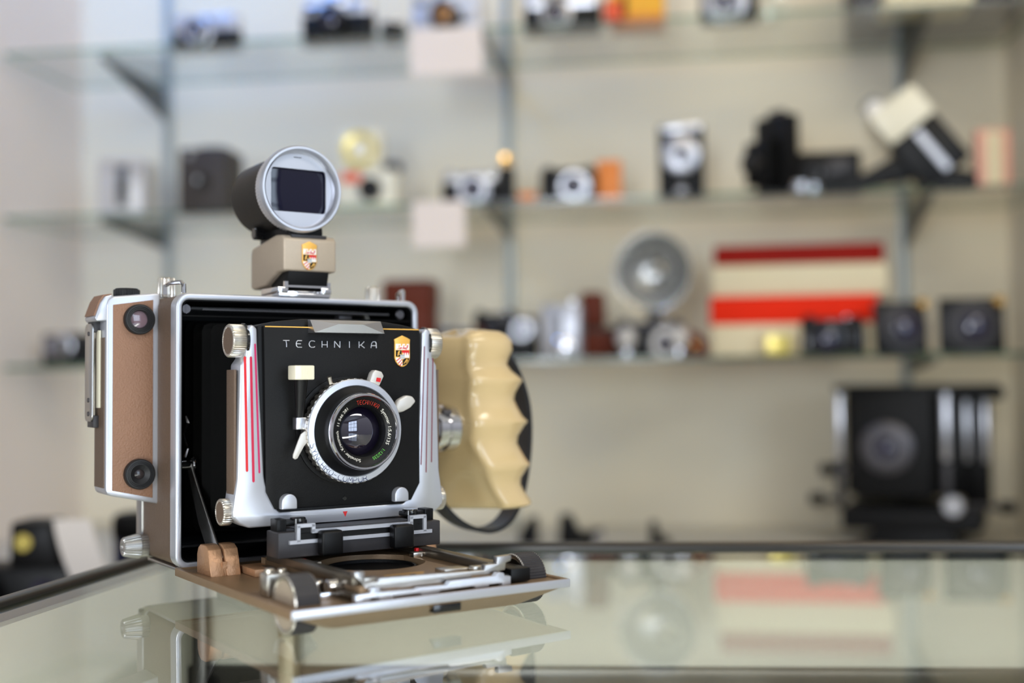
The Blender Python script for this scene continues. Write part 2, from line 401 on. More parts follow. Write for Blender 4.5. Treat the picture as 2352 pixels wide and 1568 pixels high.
# ---- crest
def crest(cx, cy, w, h, b, parent):
    """shield badge; cy is the middle, material slots gold, white, red, black, blue-grey"""
    o = MB(mF); X = lambda x: cx+x*w/2; Y = lambda y: cy+y*h/2
    pl = [(-.95, .68), (-.98, .74), (-.55, .86), (-.28, .93), (0, 1), (.28, .93), (.6, .86), (.98, .74), (.95, .68), (.92, .55), (.93, -.45), (.78, -.68), (.5, -.88), (.2, -.98), (0, -1), (-.2, -.98), (-.5, -.88), (-.78, -.68), (-.93, -.45), (-.92, .55)]
    o.prism([(X(x), Y(y)) for x, y in pl], b, b+1.0, bev=.18*MM)
    def q(pts, mi, e=.12): o.prism([(X(x), Y(y)) for x, y in pts], b+.9, b+1.0+e, mi=mi)
    q([(-.82, .08), (.84, .08), (.84, .46), (-.82, .46)], 1)
    for x in (-.22, .3): q([(x, .33), (x+.18, .33), (x+.22, .47), (x+.04, .47)], 0, .16)
    q([(-.8, -.36), (-.1, -.36), (-.1, .05), (-.8, .05)], 3)
    q([(-.62, -.3), (-.5, -.3), (-.28, 0), (-.4, .02), (-.55, -.05)], 0, .16); q([(-.42, -.2), (-.2, -.3), (-.24, -.18)], 0, .16)
    q([(-.06, -.1), (.84, -.1), (.84, .05), (-.06, .05)], 2)
    q([(.1, -.42), (.84, -.42), (.84, -.1), (.1, -.1)], 1)
    for x in (.14, .4, .66): q([(x, -.1), (x+.16, -.1), (x+.08, -.3)], 2, .16)
    q([(-.28, -.5), (.26, -.5), (.26, -.22), (-.28, -.22)], 4, .2)
    for y in (-.36, -.46): q([(-.26, y), (.24, y), (.24, y+.03), (-.26, y+.03)], 1, .24)
    q([(-.84, -.42), (-.1, -.42), (.0, -.92), (-.18, -.92), (-.5, -.82), (-.74, -.62)], 1)
    for k in range(3):
        y = -.5-.16*k; q([(-.76+.2*k, y-.1), (-.7+.2*k, y-.16), (-.12+.06*k, y+.1), (-.12, y+.17-.03*k)], 2, .16)
    q([(.04, -.93), (.04, -.58), (.3, -.46), (.84, -.46), (.7, -.66), (.48, -.82)], 3)
    q([(.12, -.8), (.22, -.8), (.66, -.52), (.5, -.5)], 0, .16); q([(.4, -.76), (.5, -.74), (.7, -.58), (.62, -.56)], 0, .16)
    # the red script across the white band
    S = [[(-.7, .14), (-.5, .14), (-.34, .36), (-.4, .38), (-.46, .14), (-.2, .14)], [(-.3, .14), (-.28, .24)], [(-.2, .14), (-.18, .24), (-.08, .23), (-.06, .14)], [(.06, .14), (.2, .38), (.1, .14), (.16, .23), (.24, .14)], [(.3, .14), (.28, .22), (.4, .22), (.4, .14), (.3, .14)], [(.46, .08), (.62, .38), (.68, .36), (.58, .18)]]
    o.strokes([[(X(x), Y(y)) for x, y in L] for L in S], .2*MM, mF, b+1.15)
    n0 = len(o.bm.faces)
    ob = o.build('crest_badge', [M['gold'], M['white'], M['red'], M['black'], M['steelb']], parent, ang=30)
    # script faces are the tubes: last added
    me = ob.data
    k = sum((len(L)-1)*6+2 for L in S)
    for p in me.polygons[-k:]: p.material_index = 2
    return ob
crest(91.5, 205.2, 11.6, 19.6, 4.0, vf)
# ---- front standard
MID = 89.5
def mir(P_): return [(2*MID-u, v) for u, v in P_][::-1]
armL = [(24.2, 140), (24.4, 151), (26, 154), (28.6, 154.5), (31.2, 152), (31.5, 140), (35.7, 62), (36.6, 57), (43.5, 41.5), (46, 39.2), (49, 38.6), (MID, 38.6), (MID, 30.6), (26, 30.6), (20, 33.5), (15.8, 37.5), (15.6, 41), (18.6, 60), (20.2, 130), (23.4, 134.5)]
stn = MB(mF)
armR = mir(armL)
full = armL[:10] + [(2*MID-u, v) for u, v in armL[:10][::-1]] + [(2*MID-u, v) for u, v in armL[12:][::-1]] + armL[12:]
stn.prism(full, 44, 60.5, bev=2.0*MM, seg=3)
std = P(stn, 'front_standard', 'silverw', ang=60)
for s in (0, 1):
    q = [(45.5, 40), (45.5, 127), (58, 127), (58, 46), (52, 40)]
    a0 = 17.2 if not s else 2*MID-17.2-1.6
    # leather runs along the tapering side of the arm
    rows = []
    for (b_, c_) in q: pass
    o = MB(mS); o.prism(q, a0, a0+1.6, bev=.3*MM)
    P(o, 'side_leather', 'tan_shaded', std)
    L3 = [(23.2, 134.5, 24.6, 65.4, 'red'), (27.0, 134.5, 28.8, 58.8, 'crim'), (29.7, 142.5, 32.6, 64, 'mag')]
    for (u0, v0, u1, v1, mm) in L3:
        if s: u0, u1 = 2*MID-u0, 2*MID-u1
        wd = (.6 if mm == 'mag' else .8) if not s else .42
        o = MB(mF).prism([(u0-wd, v0), (u0, v0+wd), (u0+wd, v0), (u1+wd, v1), (u1, v1-wd), (u1-wd, v1)], 60.2, 60.62)
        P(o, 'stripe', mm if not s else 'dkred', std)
    sgn = -1 if not s else 1
    ax = (lambda u, v, h, sg=sgn, c=(22.6 if not s else 2*MID-22.6): mS(u, v, c+sg*h))
    ax2 = (lambda u, v, h, sg=sgn, c=(17.4 if not s else 2*MID-17.4): mS(u, v, c+sg*h))
    k1 = MB(ax); k1.lathe([(0, -2), (10, -2), (10.3, -1.4), (10.3, 6.2), (9.7, 6.9), (8.6, 6.9), (8.4, 6.5), (0, 6.5)], (51.5, 144.8), n=176, teeth=44, depth=.4); P(k1, 'standard_knob', 'nickel', std)
    P(MB(ax).cyl((51.5, 144.8), 8.3, 6.4, 6.75), 'knob_leather', 'tan_shaded', std)
    P(MB(ax).cyl((51.5, 144.8), 10.9, -3.6, -1.9, .3), 'knob_seat', 'blackg', std)
    k2 = MB(ax2); k2.lathe([(0, 0), (7.9, 0), (8.2, .5), (8.2, 5.6), (7.6, 6.2), (6.8, 6.2), (6.6, 5.9), (0, 5.9)], (50, 40.2), n=128, teeth=32, depth=.4); P(k2, 'standard_knob', 'nickel', std)
    P(MB(ax2).cyl((50, 40.2), 6.5, 5.8, 6.1), 'knob_leather', 'tan_shaded', std)
P(MB(mF).prism([(89, 36.6), (92.2, 36.6), (90.6, 33.2)], 60.2, 60.75), 'centre_mark', 'red', std)
P(MB(mF).box(36, 143, 38.6, 40.8, 46, 60, .3*MM), 'lower_channel', 'blackc', std)
# ---- lens board
arch = [(32, 40)] + [(32, 154)] + [(36, 155.3), (48, 157.6), (62, 159), (90, 159.4), (117, 158.6), (132, 156.8), (143, 154.6), (147, 153)] + [(147, 40)]
P(MB(mF).prism(arch, 44, 58.5, bev=.6*MM), 'board_carrier', 'black', std)
lbp = [(34.8, 154), (144.6, 154), (144.6, 52), (138, 41), (42.4, 41), (36.6, 52)]
lb = P(MB(mF).prism(lbp, 57.5, 62, bev=.5*MM), 'lens_board', 'blackc')
P(MB(mF).box(35.5, 144, 153.2, 153.9, 61.8, 62.25), 'gold_line', 'gold', lb)
cl = MB(mS)
# bevelled clamp: a bar whose two ends are cut to facets
u0, u1 = 64.2, 115.2
v = {'a': mF(u0, 158.4, 62), 'b': mF(u1, 158.4, 62), 'c': mF(u1, 150, 62), 'd': mF(u0, 150, 62),
     'e': mF(u0+17, 158.2, 67), 'f': mF(u1-17, 158.2, 67), 'g': mF(u1-1, 150.2, 70), 'h': mF(u0+1, 150.2, 70), 'i': mF(u0+17, 155.6, 71), 'j': mF(u1-17, 155.6, 71), 'k': mF(u0+.6, 158.2, 64), 'l': mF(u1-.6, 158.2, 64)}
V = {k: cl.bm.verts.new(p) for k, p in v.items()}
for q in ('klfe', 'efji', 'kei', 'kih', 'lfj'[::-1], 'ljg'[::-1], 'ijgh', 'hgcd', 'khda', 'lbcg', 'ablk', 'abcd'):
    try: cl.bm.faces.new([V[k] for k in q])
    except ValueError: pass
bmesh.ops.recalc_face_normals(cl.bm, faces=cl.bm.faces)
P(cl, 'board_clamp', 'silver', lb, ang=12)
lett = MB(mF).strokes(stroke_line('TECHNIKA', 47.4, 141.0, 4.1, 5.2, 8.7), .34*MM, mF, 62.15)
P(lett, 'name_lettering', 'silverw', lb)
crest(131.2, 139.2, 12.2, 20.6, 61.9, lb)
for u in (49.8, 128.4):
    o = MB(mF); o.prism([(u-5, 41)] + [(u-5, 45)] + arc(u, 45.4, 5, 180, 0, 12)[1:-1] + [(u+5, 45), (u+5, 41)], 61, 67, bev=1.6*MM, seg=4)
    P(o, 'board_stud', 'silverw', lb, ang=50)
P(MB(mF).cyl((89.5, 45), 1.5, 61.8, 62.4, .2, n=16), 'scale_peg', 'blackg', lb)
# ---- lens and shutter
lc = (89.5, 88.4)
sh = P(MB(mF).lathe([(0, 62), (34, 62), (34, 63.5), (31.2, 64), (31.2, 77), (0, 77)], lc, n=72), 'lens', 'black')
P(MB(mF).lathe([(30, 70.5), (32.9, 70.5), (33.2, 71), (33.2, 76.2), (32.9, 76.8), (31, 77)], lc, n=360, teeth=45, depth=.8), 'toothed_rim', 'nickel', sh, ang=30)
P(MB(mF).lathe([(32.5, 76.4), (32.7, 77.3), (32.2, 78), (28.7, 78.3), (28.2, 77.8), (28.2, 76)], lc, n=96), 'speed_ring', 'ringm', sh)
P(MB(mF).lathe([(28.4, 77), (27.9, 78.6), (24.4, 82.6), (23.9, 84), (23.7, 86.5), (23.2, 87)], lc, n=96), 'black_cone', 'black', sh)
P(MB(mF).lathe([(23.0, 85.8), (23.8, 86.6), (23.9, 90.6), (23.2, 91.6), (22.2, 91.6), (21.7, 90.9), (21.6, 89.6)], lc, n=96), 'chrome_rim', 'chrome', sh, ang=50)
hn = lambda r: 89.9 - (21.7-r)*.30
P(MB(mF).lathe([(21.7, 89.8), (15.9, hn(15.9)-.1), (15.6, 87.4), (15.3, 83), (15.2, 80)], lc, n=96), 'name_ring', 'black', sh, ang=50)
P(MB(mF).lathe([(15.3, 80.6), (12.5, 82.6), (9, 84.1), (5, 85), (0, 85.3)], lc, n=64), 'front_glass', 'lensg', sh)
hr = lambda r: hn(r)+.06
o = MB(mF)
for L in stroke_arc('TECHNIKA', lc[0], lc[1], 16.9, 103, 58, 2.5, 1.9): o.tube([mF(u, v_, hr(sqrt((u-lc[0])**2+(v_-lc[1])**2))) for u, v_ in L], .14*MM, 4)
P(o, 'red_engraving', 'txtr', sh)
o = MB(mF); font_arc(o, 'Symmar 1:5,6/135', lc[0], lc[1], 17.2, 47, -28, 2.9, mF, hr); font_arc(o, 'Schneider - Kreuznach', lc[0], lc[1], 17.2, -97, -182, 2.8, mF, hr); font_arc(o, '11 546 281', lc[0], lc[1], 17.2, 168, 128, 2.7, mF, hr)
P(o, 'white_engraving', 'txtw', sh)
o = MB(mF); font_arc(o, '1:12/235', lc[0], lc[1], 17.2, -40, -70, 2.8, mF, hr); P(o, 'green_engraving', 'txtg', sh)
o = MB(mF).strokes(stroke_arc('SYNCHRO-COMPUR', lc[0], lc[1], 32.2, 196, 282, 3.3, 3.6, inward=True), .2*MM, mF, 78.15, 4)
P(o, 'ring_lettering', 'txtb', sh)
# levers round the shutter
P(MB().tube([mF(54.3, 98, 71), mF(54.2, 104, 72), mF(53.6, 122, 75)], [2.8*MM, 3.0*MM, 4.5*MM], 16), 'release_post', 'black', sh)
o = MB(mF).box(46.6, 59.6, 120.6, 129.4, 71, 82, .8*MM)
for k in range(8): o.box(50.4+k*1.05, 50.9+k*1.05, 121.2, 128.8, 81.8, 82.4)
P(o, 'release_cap', 'ivory', sh)
P(MB(mF).box(51, 58, 90, 97.5, 68, 74, .5*MM).box(56.5, 62, 84.5, 94, 68, 75, .4*MM), 'lever_bracket', 'silver', sh)
P(MB(mF).prism([(60.5, 89), (60.5, 83), (58, 82.5), (55.6, 80), (51.2, 72.6), (49.6, 72), (48.3, 73), (48.4, 75), (51.6, 83), (53.6, 87.4), (56, 89)], 74.2, 75.4, bev=.3*MM), 'cocking_lever', 'greyp', sh)
P(MB().tube([mF(74.5, 118, 73), mF(73, 122.4, 74)], 1.5*MM, 14), 'aperture_pin', 'nickel', sh)
o = MB(mF)
o.prism([(99.5, 118.5), (106.8, 116.2), (110.2, 122.8), (108.6, 125.6), (104, 126.8), (102, 125)], 71, 77, bev=.9*MM); P(o, 'setting_lever', 'greyp', sh)
P(MB(mF).prism([(104.2, 119.4), (107.2, 118.8), (107.8, 121.4), (104.8, 121.8)], 77, 77.3), 'red_index', 'red', sh)
P(MB(mF).prism([(118.5, 103), (121, 107.5), (127, 110.4), (131.5, 109.6), (134, 106.2), (130, 102.2), (124.5, 99.6), (120.6, 99)], 71.5, 76.5, bev=1.4*MM, seg=3), 'tab_lever', 'greyp', sh)
# ---- carriage under the standard
car = P(MB(mF).box(34, 146, 14, 29.5, 68, 86, .8*MM).box(50, 130, 14, 30, 46, 80), 'standard_carriage', 'greyblk')
o = MB(mF)
path = [(41.5, 22.8), (139, 22.6)]
def bar(mb, p, q, w, h0, h1):
    d = Vector(q)-Vector(p); d.normalize(); nrm = Vector((-d.y, d.x))*w/2
    mb.prism([tuple(Vector(p)+nrm), tuple(Vector(p)-nrm), tuple(Vector(q)-nrm), tuple(Vector(q)+nrm)], h0, h1)
for p, q in (((40.5, 23.4), (138.6, 23.4)), ((46.2, 23.4), (46.2, 33.2)), ((45.2, 33), (57, 33)), ((56, 33.6), (56, 28.6)), ((55, 29.2), (124.6, 29.2)), ((123.6, 28.6), (123.6, 33.4)), ((122.6, 33), (134.4, 33)), ((133.4, 33.4), (133.4, 23.4))):
    bar(o, p, q, 2.2, 85, 88.2)
P(o, 'chrome_profile', 'silverw', car)
P(MB(mF).box(47, 133, 23.6, 28.6, 80, 86.4).box(47, 55, 28, 32.4, 80, 86.4).box(125, 133, 28, 32.4, 80, 86.4), 'profile_recess', 'black', car)
for u in (65.4, 114.6):
    P(MB(mF).box(u-7, u+7.2, 14.6, 29.6, 87, 95.5, 1.8*MM, seg=3), 'release_tongue', 'black', car)
for s in (0, 1):
    f = (lambda u: u) if not s else (lambda u: 180-u)
    o = MB(mF).box(min(f(35.6), f(42)), max(f(35.6), f(42)), 28.6, 36.8, 70, 80, .6*MM)
    for k in range(4): o.box(f(38.2)+k*.9*(1 if not s else -1)-.25, f(38.2)+k*.9*(1 if not s else -1)+.25, 29, 36.4, 79.8, 80.4)
    o.box(min(f(41), f(56)), max(f(41), f(56)), 32.6, 35.6, 70, 79, .6*MM)
    P(o, 'shift_latch', 'black', car)
    P(MB(mT).cyl((f(51), 76), 5, 33, 37, .6, n=32), 'latch_screw', 'blackg', car)
# ---- drop bed
bed = P(MB(mT).prism([(1, 2), (1, 178), (3, 180), (175, 180), (177, 178), (177, 2)], -2.6, .2), 'drop_bed', 'bedtan')
P(MB(mT).ring(rrect(0, 178, 0, 182, 2, 3), rrect(3.2, 174.8, 3, 178.6, 1.5, 3), -3.2, 1.5, bev=.5*MM), 'bed_edge', 'bedtan', bed)
P(MB(mF).prism([(0, -3.2), (178, -3.4), (178, 1.5), (0, 1.7)], 181.2, 183, bev=.5*MM), 'bed_front_trim', 'silverw', bed)
o = MB(); o.loft([[mT(u, v_, -3) for u, v_ in rrect(3, 175, 14, 182, 3, 3)], [mT(u, v_, -12.5) for u, v_ in rrect(26, 152, 60, 170, 6, 3)]]); P(o, 'bed_underside', 'bedtan', bed)
P(MB(mF).box(86, 104, -9.5, -4.6, 164, 179.5, .5*MM), 'underside_catch', 'blackg', bed)
# track plate with its round opening
def plate_hole(mb, u0, u1, v0, v1, c, r, h0, h1, n=48):
    O_, I_ = [], []
    for k in range(n):
        t = 2*pi*(k+.5)/n; d = (cos(t), sin(t))
        qx = ((u1-c[0]) if d[0] > 0 else (c[0]-u0))/max(abs(d[0]), 1e-6); qy = ((v1-c[1]) if d[1] > 0 else (c[1]-v0))/max(abs(d[1]), 1e-6)
        q = min(qx, qy); O_.append((c[0]+d[0]*q, c[1]+d[1]*q)); I_.append((c[0]+d[0]*r, c[1]+d[1]*r))
    mb.ring(O_, I_, h0, h1)
tr = MB(mT); plate_hole(tr, 44, 135, 40, 172, (91, 96), 33, 4.5, 8.6); tr.box(44, 58, 36, 172, 3, 8.6).box(121, 135, 36, 172, 3, 8.6)
trk = P(tr, 'focusing_track', 'bedtan')
P(MB(mT).cyl((91, 96), 33.5, 1.0, 4.6, n=48).lathe([(26, 4.5), (26, 6.4), (27.4, 6.4), (27.4, 4.5)], (91, 96)), 'dark_well', 'blackc', trk)
for u in (45.5, 133.5):
    P(MB(mT).box(u-4, u+4, 50, 168, 8.4, 13.6, .6*MM).box(u-6, u+6, 48, 170, 3, 5.4), 'track_rail', 'rail', trk)
for (u, v_) in ((53, 92), (126, 92), (54, 163), (126, 163)):
    P(MB(mT).box(u-5, u+5, v_-3, v_+3, 8.5, 11.6, .5*MM).cyl((u+1, v_+3), 1.2, 9, 11, n=12, m=mT), 'infinity_stop', 'nickel', trk)
for u in (50, 129): P(MB(mT).box(u-1.6, u+1.6, 84, 87, 8.5, 13, .5*MM), 'red_tab', 'red', trk)
P(MB(mF).prism([(41, 14), (41, 16.5), (47, 16.5), (46.5, 11), (55, 10), (56, 12), (124, 10), (125, 13), (133, 13), (133, 17), (143, 17.2), (142.5, 14), (139, 13), (138.5, 9), (126, 7.5), (116, 8), (113, 5.6), (70, 5.4), (66, 6), (52, 6.2), (47, 7.6), (45, 11)], 168, 172.5, bev=.4*MM), 'track_front_plate', 'brushed', trk)
P(MB(mF).prism([(39, 0), (39, 5), (48, 5.2), (49, 8), (53.5, 8), (54, 5.4), (76, 4.6), (78, 5.4), (96, 5), (98, 7), (128, 7), (130, 8.8), (134, 8.4), (135, 6.4), (139, 6), (139, .4), (133, .4), (133, 2.6), (124, 2.6), (124, 1.4), (115, 1.4), (114, 2.8), (92, 2.4), (90, 1), (80, 1), (79, 2.4), (62, 2.4), (61, .2), (54, .2), (53, 2.6), (48, 2.6), (48, 0)], 173.5, 177.5, bev=.3*MM), 'lower_slide_plate', 'ringm', trk)
P(MB(mT).prism([(104, 150), (120, 150), (122, 160), (105, 160)], 8.5, 10.6, bev=.5*MM), 'track_lock_button', 'nickel', trk)
o = MB(mT)
for k in range(3): o.box(72+k*9, 77+k*9, 152, 153.4, 8.55, 8.75)
o.box(72, 98, 147.5, 148.2, 8.55, 8.75)
P(o, 'distance_scale', 'gold', trk)
# drive wheels
for (u0, u1, nm) in ((9.5, 24.5, 0), (158.5, 174, 1)):
    rw = 16.4 if not nm else 15.2
    o = MB(mS); o.lathe([(0, u0+.6), (rw-3, u0+.6), (rw-2, u0), (rw-.5, u0), (rw, u0+.7), (rw, u1-.7), (rw-.5, u1), (rw-2, u1), (rw-3, u1-.6), (0, u1-.6)], (150, -.9), n=216, teeth=54, depth=.4, mis=[2, 1, 1, 1, 0, 1, 1, 1, 2])
    P(o, 'focusing_wheel', ('greyblk', 'nickel', 'black' if nm else 'champagne'), bed, ang=25)
P(MB(mF).box(143, 157, 1, 9, 150, 172, 1*MM).box(139, 158, 1, 6, 158, 170, .6*MM), 'wheel_bearing', 'black', bed)
P(MB(mS).cyl((150, 3), 3, 134, 158, .3, n=24), 'wheel_axle', 'nickel', bed)
P(MB(mT).cyl((33, 140), 5.2, .2, 9, .8, n=32).box(29, 46, 147, 155, .2, 4, .6*MM), 'track_lock', 'chrome', bed)
P(MB(mS).cyl((152, 6.4), 4.2, 34, 46, .8, n=40, teeth=10, depth=.3), 'lock_screw', 'chrome', bed)
P(MB(mT).box(8, 22, 120, 131, .2, 13, 1*MM).cyl((12, 125), 3, 12.8, 15.4, .5, n=24).cyl((19, 126), 2.6, 12.8, 15, .5, n=24), 'wheel_lever', 'nickel', bed)
# strut blocks and struts
for s in (0, 1):
    f = (lambda u: u) if not s else (lambda u: 178-u)
    q = [(18, 0), (18, 12), (20, 16), (24, 18.4), (32, 18.4), (37, 16), (40, 9), (43, 0)]
    for (a0, a1) in ((8.5, 17.3), (18.9, 28)):
        o = MB(mS).prism(q, min(f(a0), f(a1)), max(f(a0), f(a1)), bev=.6*MM); P(o, 'strut_block', 'hammer', bed, ang=50)
    P(MB(mS).box(19, 41.5, 0, 8.5, min(f(16.5), f(19.6)), max(f(16.5), f(19.6))), 'block_web', 'hammer', bed)
    P(MB(mT).box(min(f(30), f(46)), max(f(30), f(46)), 34, 60, .2, 5, .8*MM), 'block_foot', 'hammer', bed)
    sq = [(-24, 68), (-20, 68), (-16.5, 62), (-6.8, 51.5), (9.5, 35.5), (28.9, 17.8), (37, 11), (35, 7), (26, 7), (12, 12), (-4, 28), (-16, 46), (-25, 62)]
    st = P(MB(mS).prism(sq, min(f(17.3), f(18.9)), max(f(17.3), f(18.9)), bev=.3*MM), 'strut', 'brushed')
    P(MB(mS).cyl((-22, 65), 5.6, min(f(6), f(11)), max(f(6), f(11)), .5).cyl((-22, 65), 3.4, min(f(10), f(22)), max(f(10), f(22)), .4).cyl((-22, 65), 5.2, min(f(19.6), f(22)), max(f(19.6), f(22)), .6), 'strut_pivot', 'chrome', st)
    P(MB(mS).box(-30, -14, 54, 78, min(f(4.9), f(6.4)), max(f(4.9), f(6.4)), .3*MM), 'pivot_plate', 'hammer', st)
    P(MB().tube([mS(-20, 70, f(14)), mS(-20, 76, f(16)), mS(-18, 80, f(14)), mS(-20, 86, f(13)), mS(-17, 93, f(15)), mS(-19, 97, f(14))], [1.4*MM, 1.2*MM, 1.6*MM, 1.2*MM, 2.4*MM, 1.2*MM], 8), 'strut_catch', 'chrome', st)
# bottom side knob of the body
ax = lambda u, v_, h: mS(u, v_, -h)
o = MB(ax); o.lathe([(0, -1), (7.2, -1), (7.4, 0), (7.4, 4), (7.1, 4.4), (8.4, 4.8), (8.3, 6), (6.4, 15), (5.6, 15.8), (4.4, 15.8), (4.2, 15), (0, 15)], (-58, 9.5), n=96, teeth=24, depth=.45)
P(o, 'back_release_knob', 'brushed', ang=25)
# ---- grip
GO = MB()
sil = [(158, 262), (157.4, 270), (155, 275), (150, 279), (143, 279.6), (137, 277), (132, 275.5), (127, 279), (122.5, 284.2), (119.5, 287), (116, 284.8), (110, 281.6), (105, 280.6), (99, 283), (92, 286.8), (88, 290.6), (84, 287.6), (77, 283.4), (71.5, 282.6), (66, 285), (59, 288.6), (55, 291.6), (51, 288.8), (45, 285), (40, 284.6), (34, 287.4), (28, 291.4), (25, 292.6)]
rows = []
for (c_, aR) in sil:
    t = (156-c_)/131.0
    bulge = (aR-284)/8.0
    bf = 3 - 6*max(0, t-.75)*4*.4 + 5.0*bulge
    aL = 215 + max(0, t-.62)*70
    aLb = 219 + max(0, t-.8)*60
    bb = -46
    sec = []
    cy = (bf+bb)/2; cx = (aL+aR)/2
    for k in range(36):
        th = 2*pi*k/36; cth, sth = cos(th), sin(th)
        e = 2/5.0 if (x0_ := cth) < 0 else 2/2.5
        x = math.copysign(abs(cth)**e, cth)*(aR-aL)/2; y = math.copysign(abs(sth)**e, sth)*(bf-bb)/2
        # the top slopes down toward the body
        zz = c_
        if c_ > 150: zz = c_ - max(0, (240-(cx+x)))*.22*(c_-150)/8
        fq = max(0, min(1, (cy+y-bb)/(bf-bb)*1.6-.3))
        xx = cx+x
        if x < 0: xx += (aL-218)*(fq-1)*(-x/((aR-aL)/2)) if aL > 218 else 0
        if x < 0: xx += 15*fq*(-x/((aR-aL)/2))
        sec.append(mT(xx, cy+y, zz))
    rows.append([(p[0]-.008, p[1], p[2]) for p in sec])
# rounded ends
def shrink(sec, k, dz):
    c = Vector((0, 0, 0))
    for p in sec: c += Vector(p)/len(sec)
    return [tuple(Vector((c.x+(p[0]-c.x)*k, c.y+(p[1]-c.y)*k, p[2]+dz*MM))) for p in sec]
rows = [shrink(rows[0], .5, 1.2), shrink(rows[0], .85, .8)] + rows + [shrink(rows[-1], .93, -1.6), shrink(rows[-1], .75, -2.6), shrink(rows[-1], .4, -3)]
GO.loft(rows)
gr = P(GO, 'hand_grip', 'grip', ang=60)
o = MB(mS); o.cyl((-22, 84), 13, 176, 206, .8).lathe([(13, 200), (16.5, 201), (17.2, 202), (17.2, 206), (15.6, 207), (15.6, 210), (17.4, 211), (17.4, 219), (16, 220)], (-22, 84), n=48)
P(o, 'grip_collar', 'chrome', gr, ang=30)
P(MB(mS).cyl((-10, 96), 2.6, 205, 212, .4, n=20), 'collar_screw', 'screw', gr)
sb = MB(); ctr = [(258, 148), (270, 144), (281, 135), (290, 119), (296, 100), (297.5, 76), (295, 50), (289, 26), (280, 11), (267, 3.5), (252, 3.5), (234, 11), (220, 23), (212, 36), (210, 52)]
# smooth by Catmull-Rom
def cr(pts, n=6):
    out = []
    for i in range(len(pts)-1):
        p0, p1, p2, p3 = [Vector(pts[max(0, min(len(pts)-1, j))]) for j in (i-1, i, i+1, i+2)]
        for k in range(n):
            t = k/n; out.append(.5*((2*p1)+(p2-p0)*t+(2*p0-5*p1+4*p2-p3)*t*t+(3*p1-p0-3*p2+p3)*t**3))
    out.append(Vector(pts[-1])); return out
cs = cr(ctr); rows = []
for i, p in enumerate(cs):
    d = (cs[min(i+1, len(cs)-1)]-cs[max(i-1, 0)]).normalized(); nrm = Vector((-d.y, d.x))
    A, B = p+nrm*1.6, p-nrm*1.6; wd = 10
    rows.append([mT(A.x, -38-wd, A.y), mT(A.x, -38+wd, A.y), mT(B.x, -38+wd, B.y), mT(B.x, -38-wd, B.y)])
sb.loft(rows); P(sb, 'wrist_strap', 'strapk', gr, ang=50)
# ================================================================== the shop
W_ = dict(
 wall = mat('plaster_wall', C(236,226,202), .85, 0, .03, 3, .08, 120), wallw = mat('warm_plaster_wall', C(244,232,222), .85, 0, .03, 3, .08, 120), side = mat('painted_panel', C(236,228,210), .7, 0, .03, 4),
 ceil = mat('ceiling_paint', C(235,233,228), .9), floor = mat('grey_floor', C(120,108,96), .6, 0, .15, 6),
 glass = thin_glass('clear_glass', (.93,.955,.945,1)), edge = thin_glass('green_glass_edge', (.42,.60,.52,1), 1.5, .15), ctop = thin_glass('counter_glass', (.90,.93,.91,1)),
 steel = mat('shelf_steel', C(160,168,166), .42, .4, .05, 60), dksteel = mat('bracket_steel', C(98,100,100), .45, .6, .06, 60),
 railm = mat('counter_rail', C(74,72,70), .28, .85, .08, 30), post = mat('brass_post', C(150,140,116), .4, .4),
 casep = mat('case_panel', C(218,215,202), .6, 0, .03, 5), bench = mat('bench_top', C(206,202,192), .5),
 card = mat('price_card', C(240,226,214), .75, 0, .03, 60), red = mat('red_carton', C(240,44,10), .65, 0, .05, 20, spec=.15), dred = mat('dark_red_carton', C(146,24,14), .7, 0, .06, 20, spec=.15), cream = mat('cream_carton', C(228,214,178), .6, 0, .04, 20),
 yellow = mat('yellow_carton', C(244,178,24), .5), orange = mat('orange_carton', C(236,138,58), .5), rorange = mat('red_orange_plastic', C(236,92,50), .4), ylw = mat('pale_yellow_disc', C(226,206,110), .25, .3), pink = mat('pink_carton', C(230,170,150), .6),
 brown = mat('brown_leather_case', C(96,36,12), .55, 0, .2, 40, .3, 300, 'leather', spec=.25), dbrown = mat('dark_box_leatherette', C(52,44,38), .55, 0, .15, 60, .3, 500, 'leather'),
 amber = mat('amber_coated_glass', C(150,98,24), .08, .2, coat=1), violet = mat('violet_coated_glass', C(36,32,60), .06, 0, coat=1), reflector = mat('polished_reflector', C(240,240,236), .27, .92),
 paper = mat('white_paper', C(236,228,220), .7), blueblk = mat('blue_black_plastic', C(34,38,66), .35), brass = mat('brass', C(220,170,90), .2, 1.0),
)
M.update(W_)
def build(mb, name, m, parent=None, **k): return mb.build(name, [M[x] for x in m] if isinstance(m, (tuple, list)) else M[m], parent, **k)
def shop(name, label, cat, t, w, z, yaw=0, group=None, tilt=(0, 0)): return thing(name, label, cat, sp(t, w, z), (tilt[0], tilt[1], PHI+yaw), group)
def structure(mb, name, m, t=0, w=0, z=0):
    o = build(mb, name, m); o.location = sp(t, w, z); o.rotation_euler = (0, 0, PHI); o['kind'] = 'structure'; return o
# gF: u right along the shelves, v up, h toward the viewer;  depth w = -h
structure(MB(gF).box(-1.06, 1.0, -1.0, 1.75, -.38, -.33), 'wall_back', 'wall')
structure(MB(gF).box(-1.06, -1.0, -1.0, 1.75, -.33, 1.0), 'wall_left', 'wallw')
structure(MB(gF).box(.94, 1.0, -1.0, 1.75, -.33, .16), 'wall_right', 'side')
structure(MB(gF).box(-3.5, 3.5, -1.05, -1.0, -.4, 5.5), 'floor', 'floor')
structure(MB(gF).box(-3.5, 3.5, 1.75, 1.8, -.4, 5.5), 'ceiling', 'ceil')

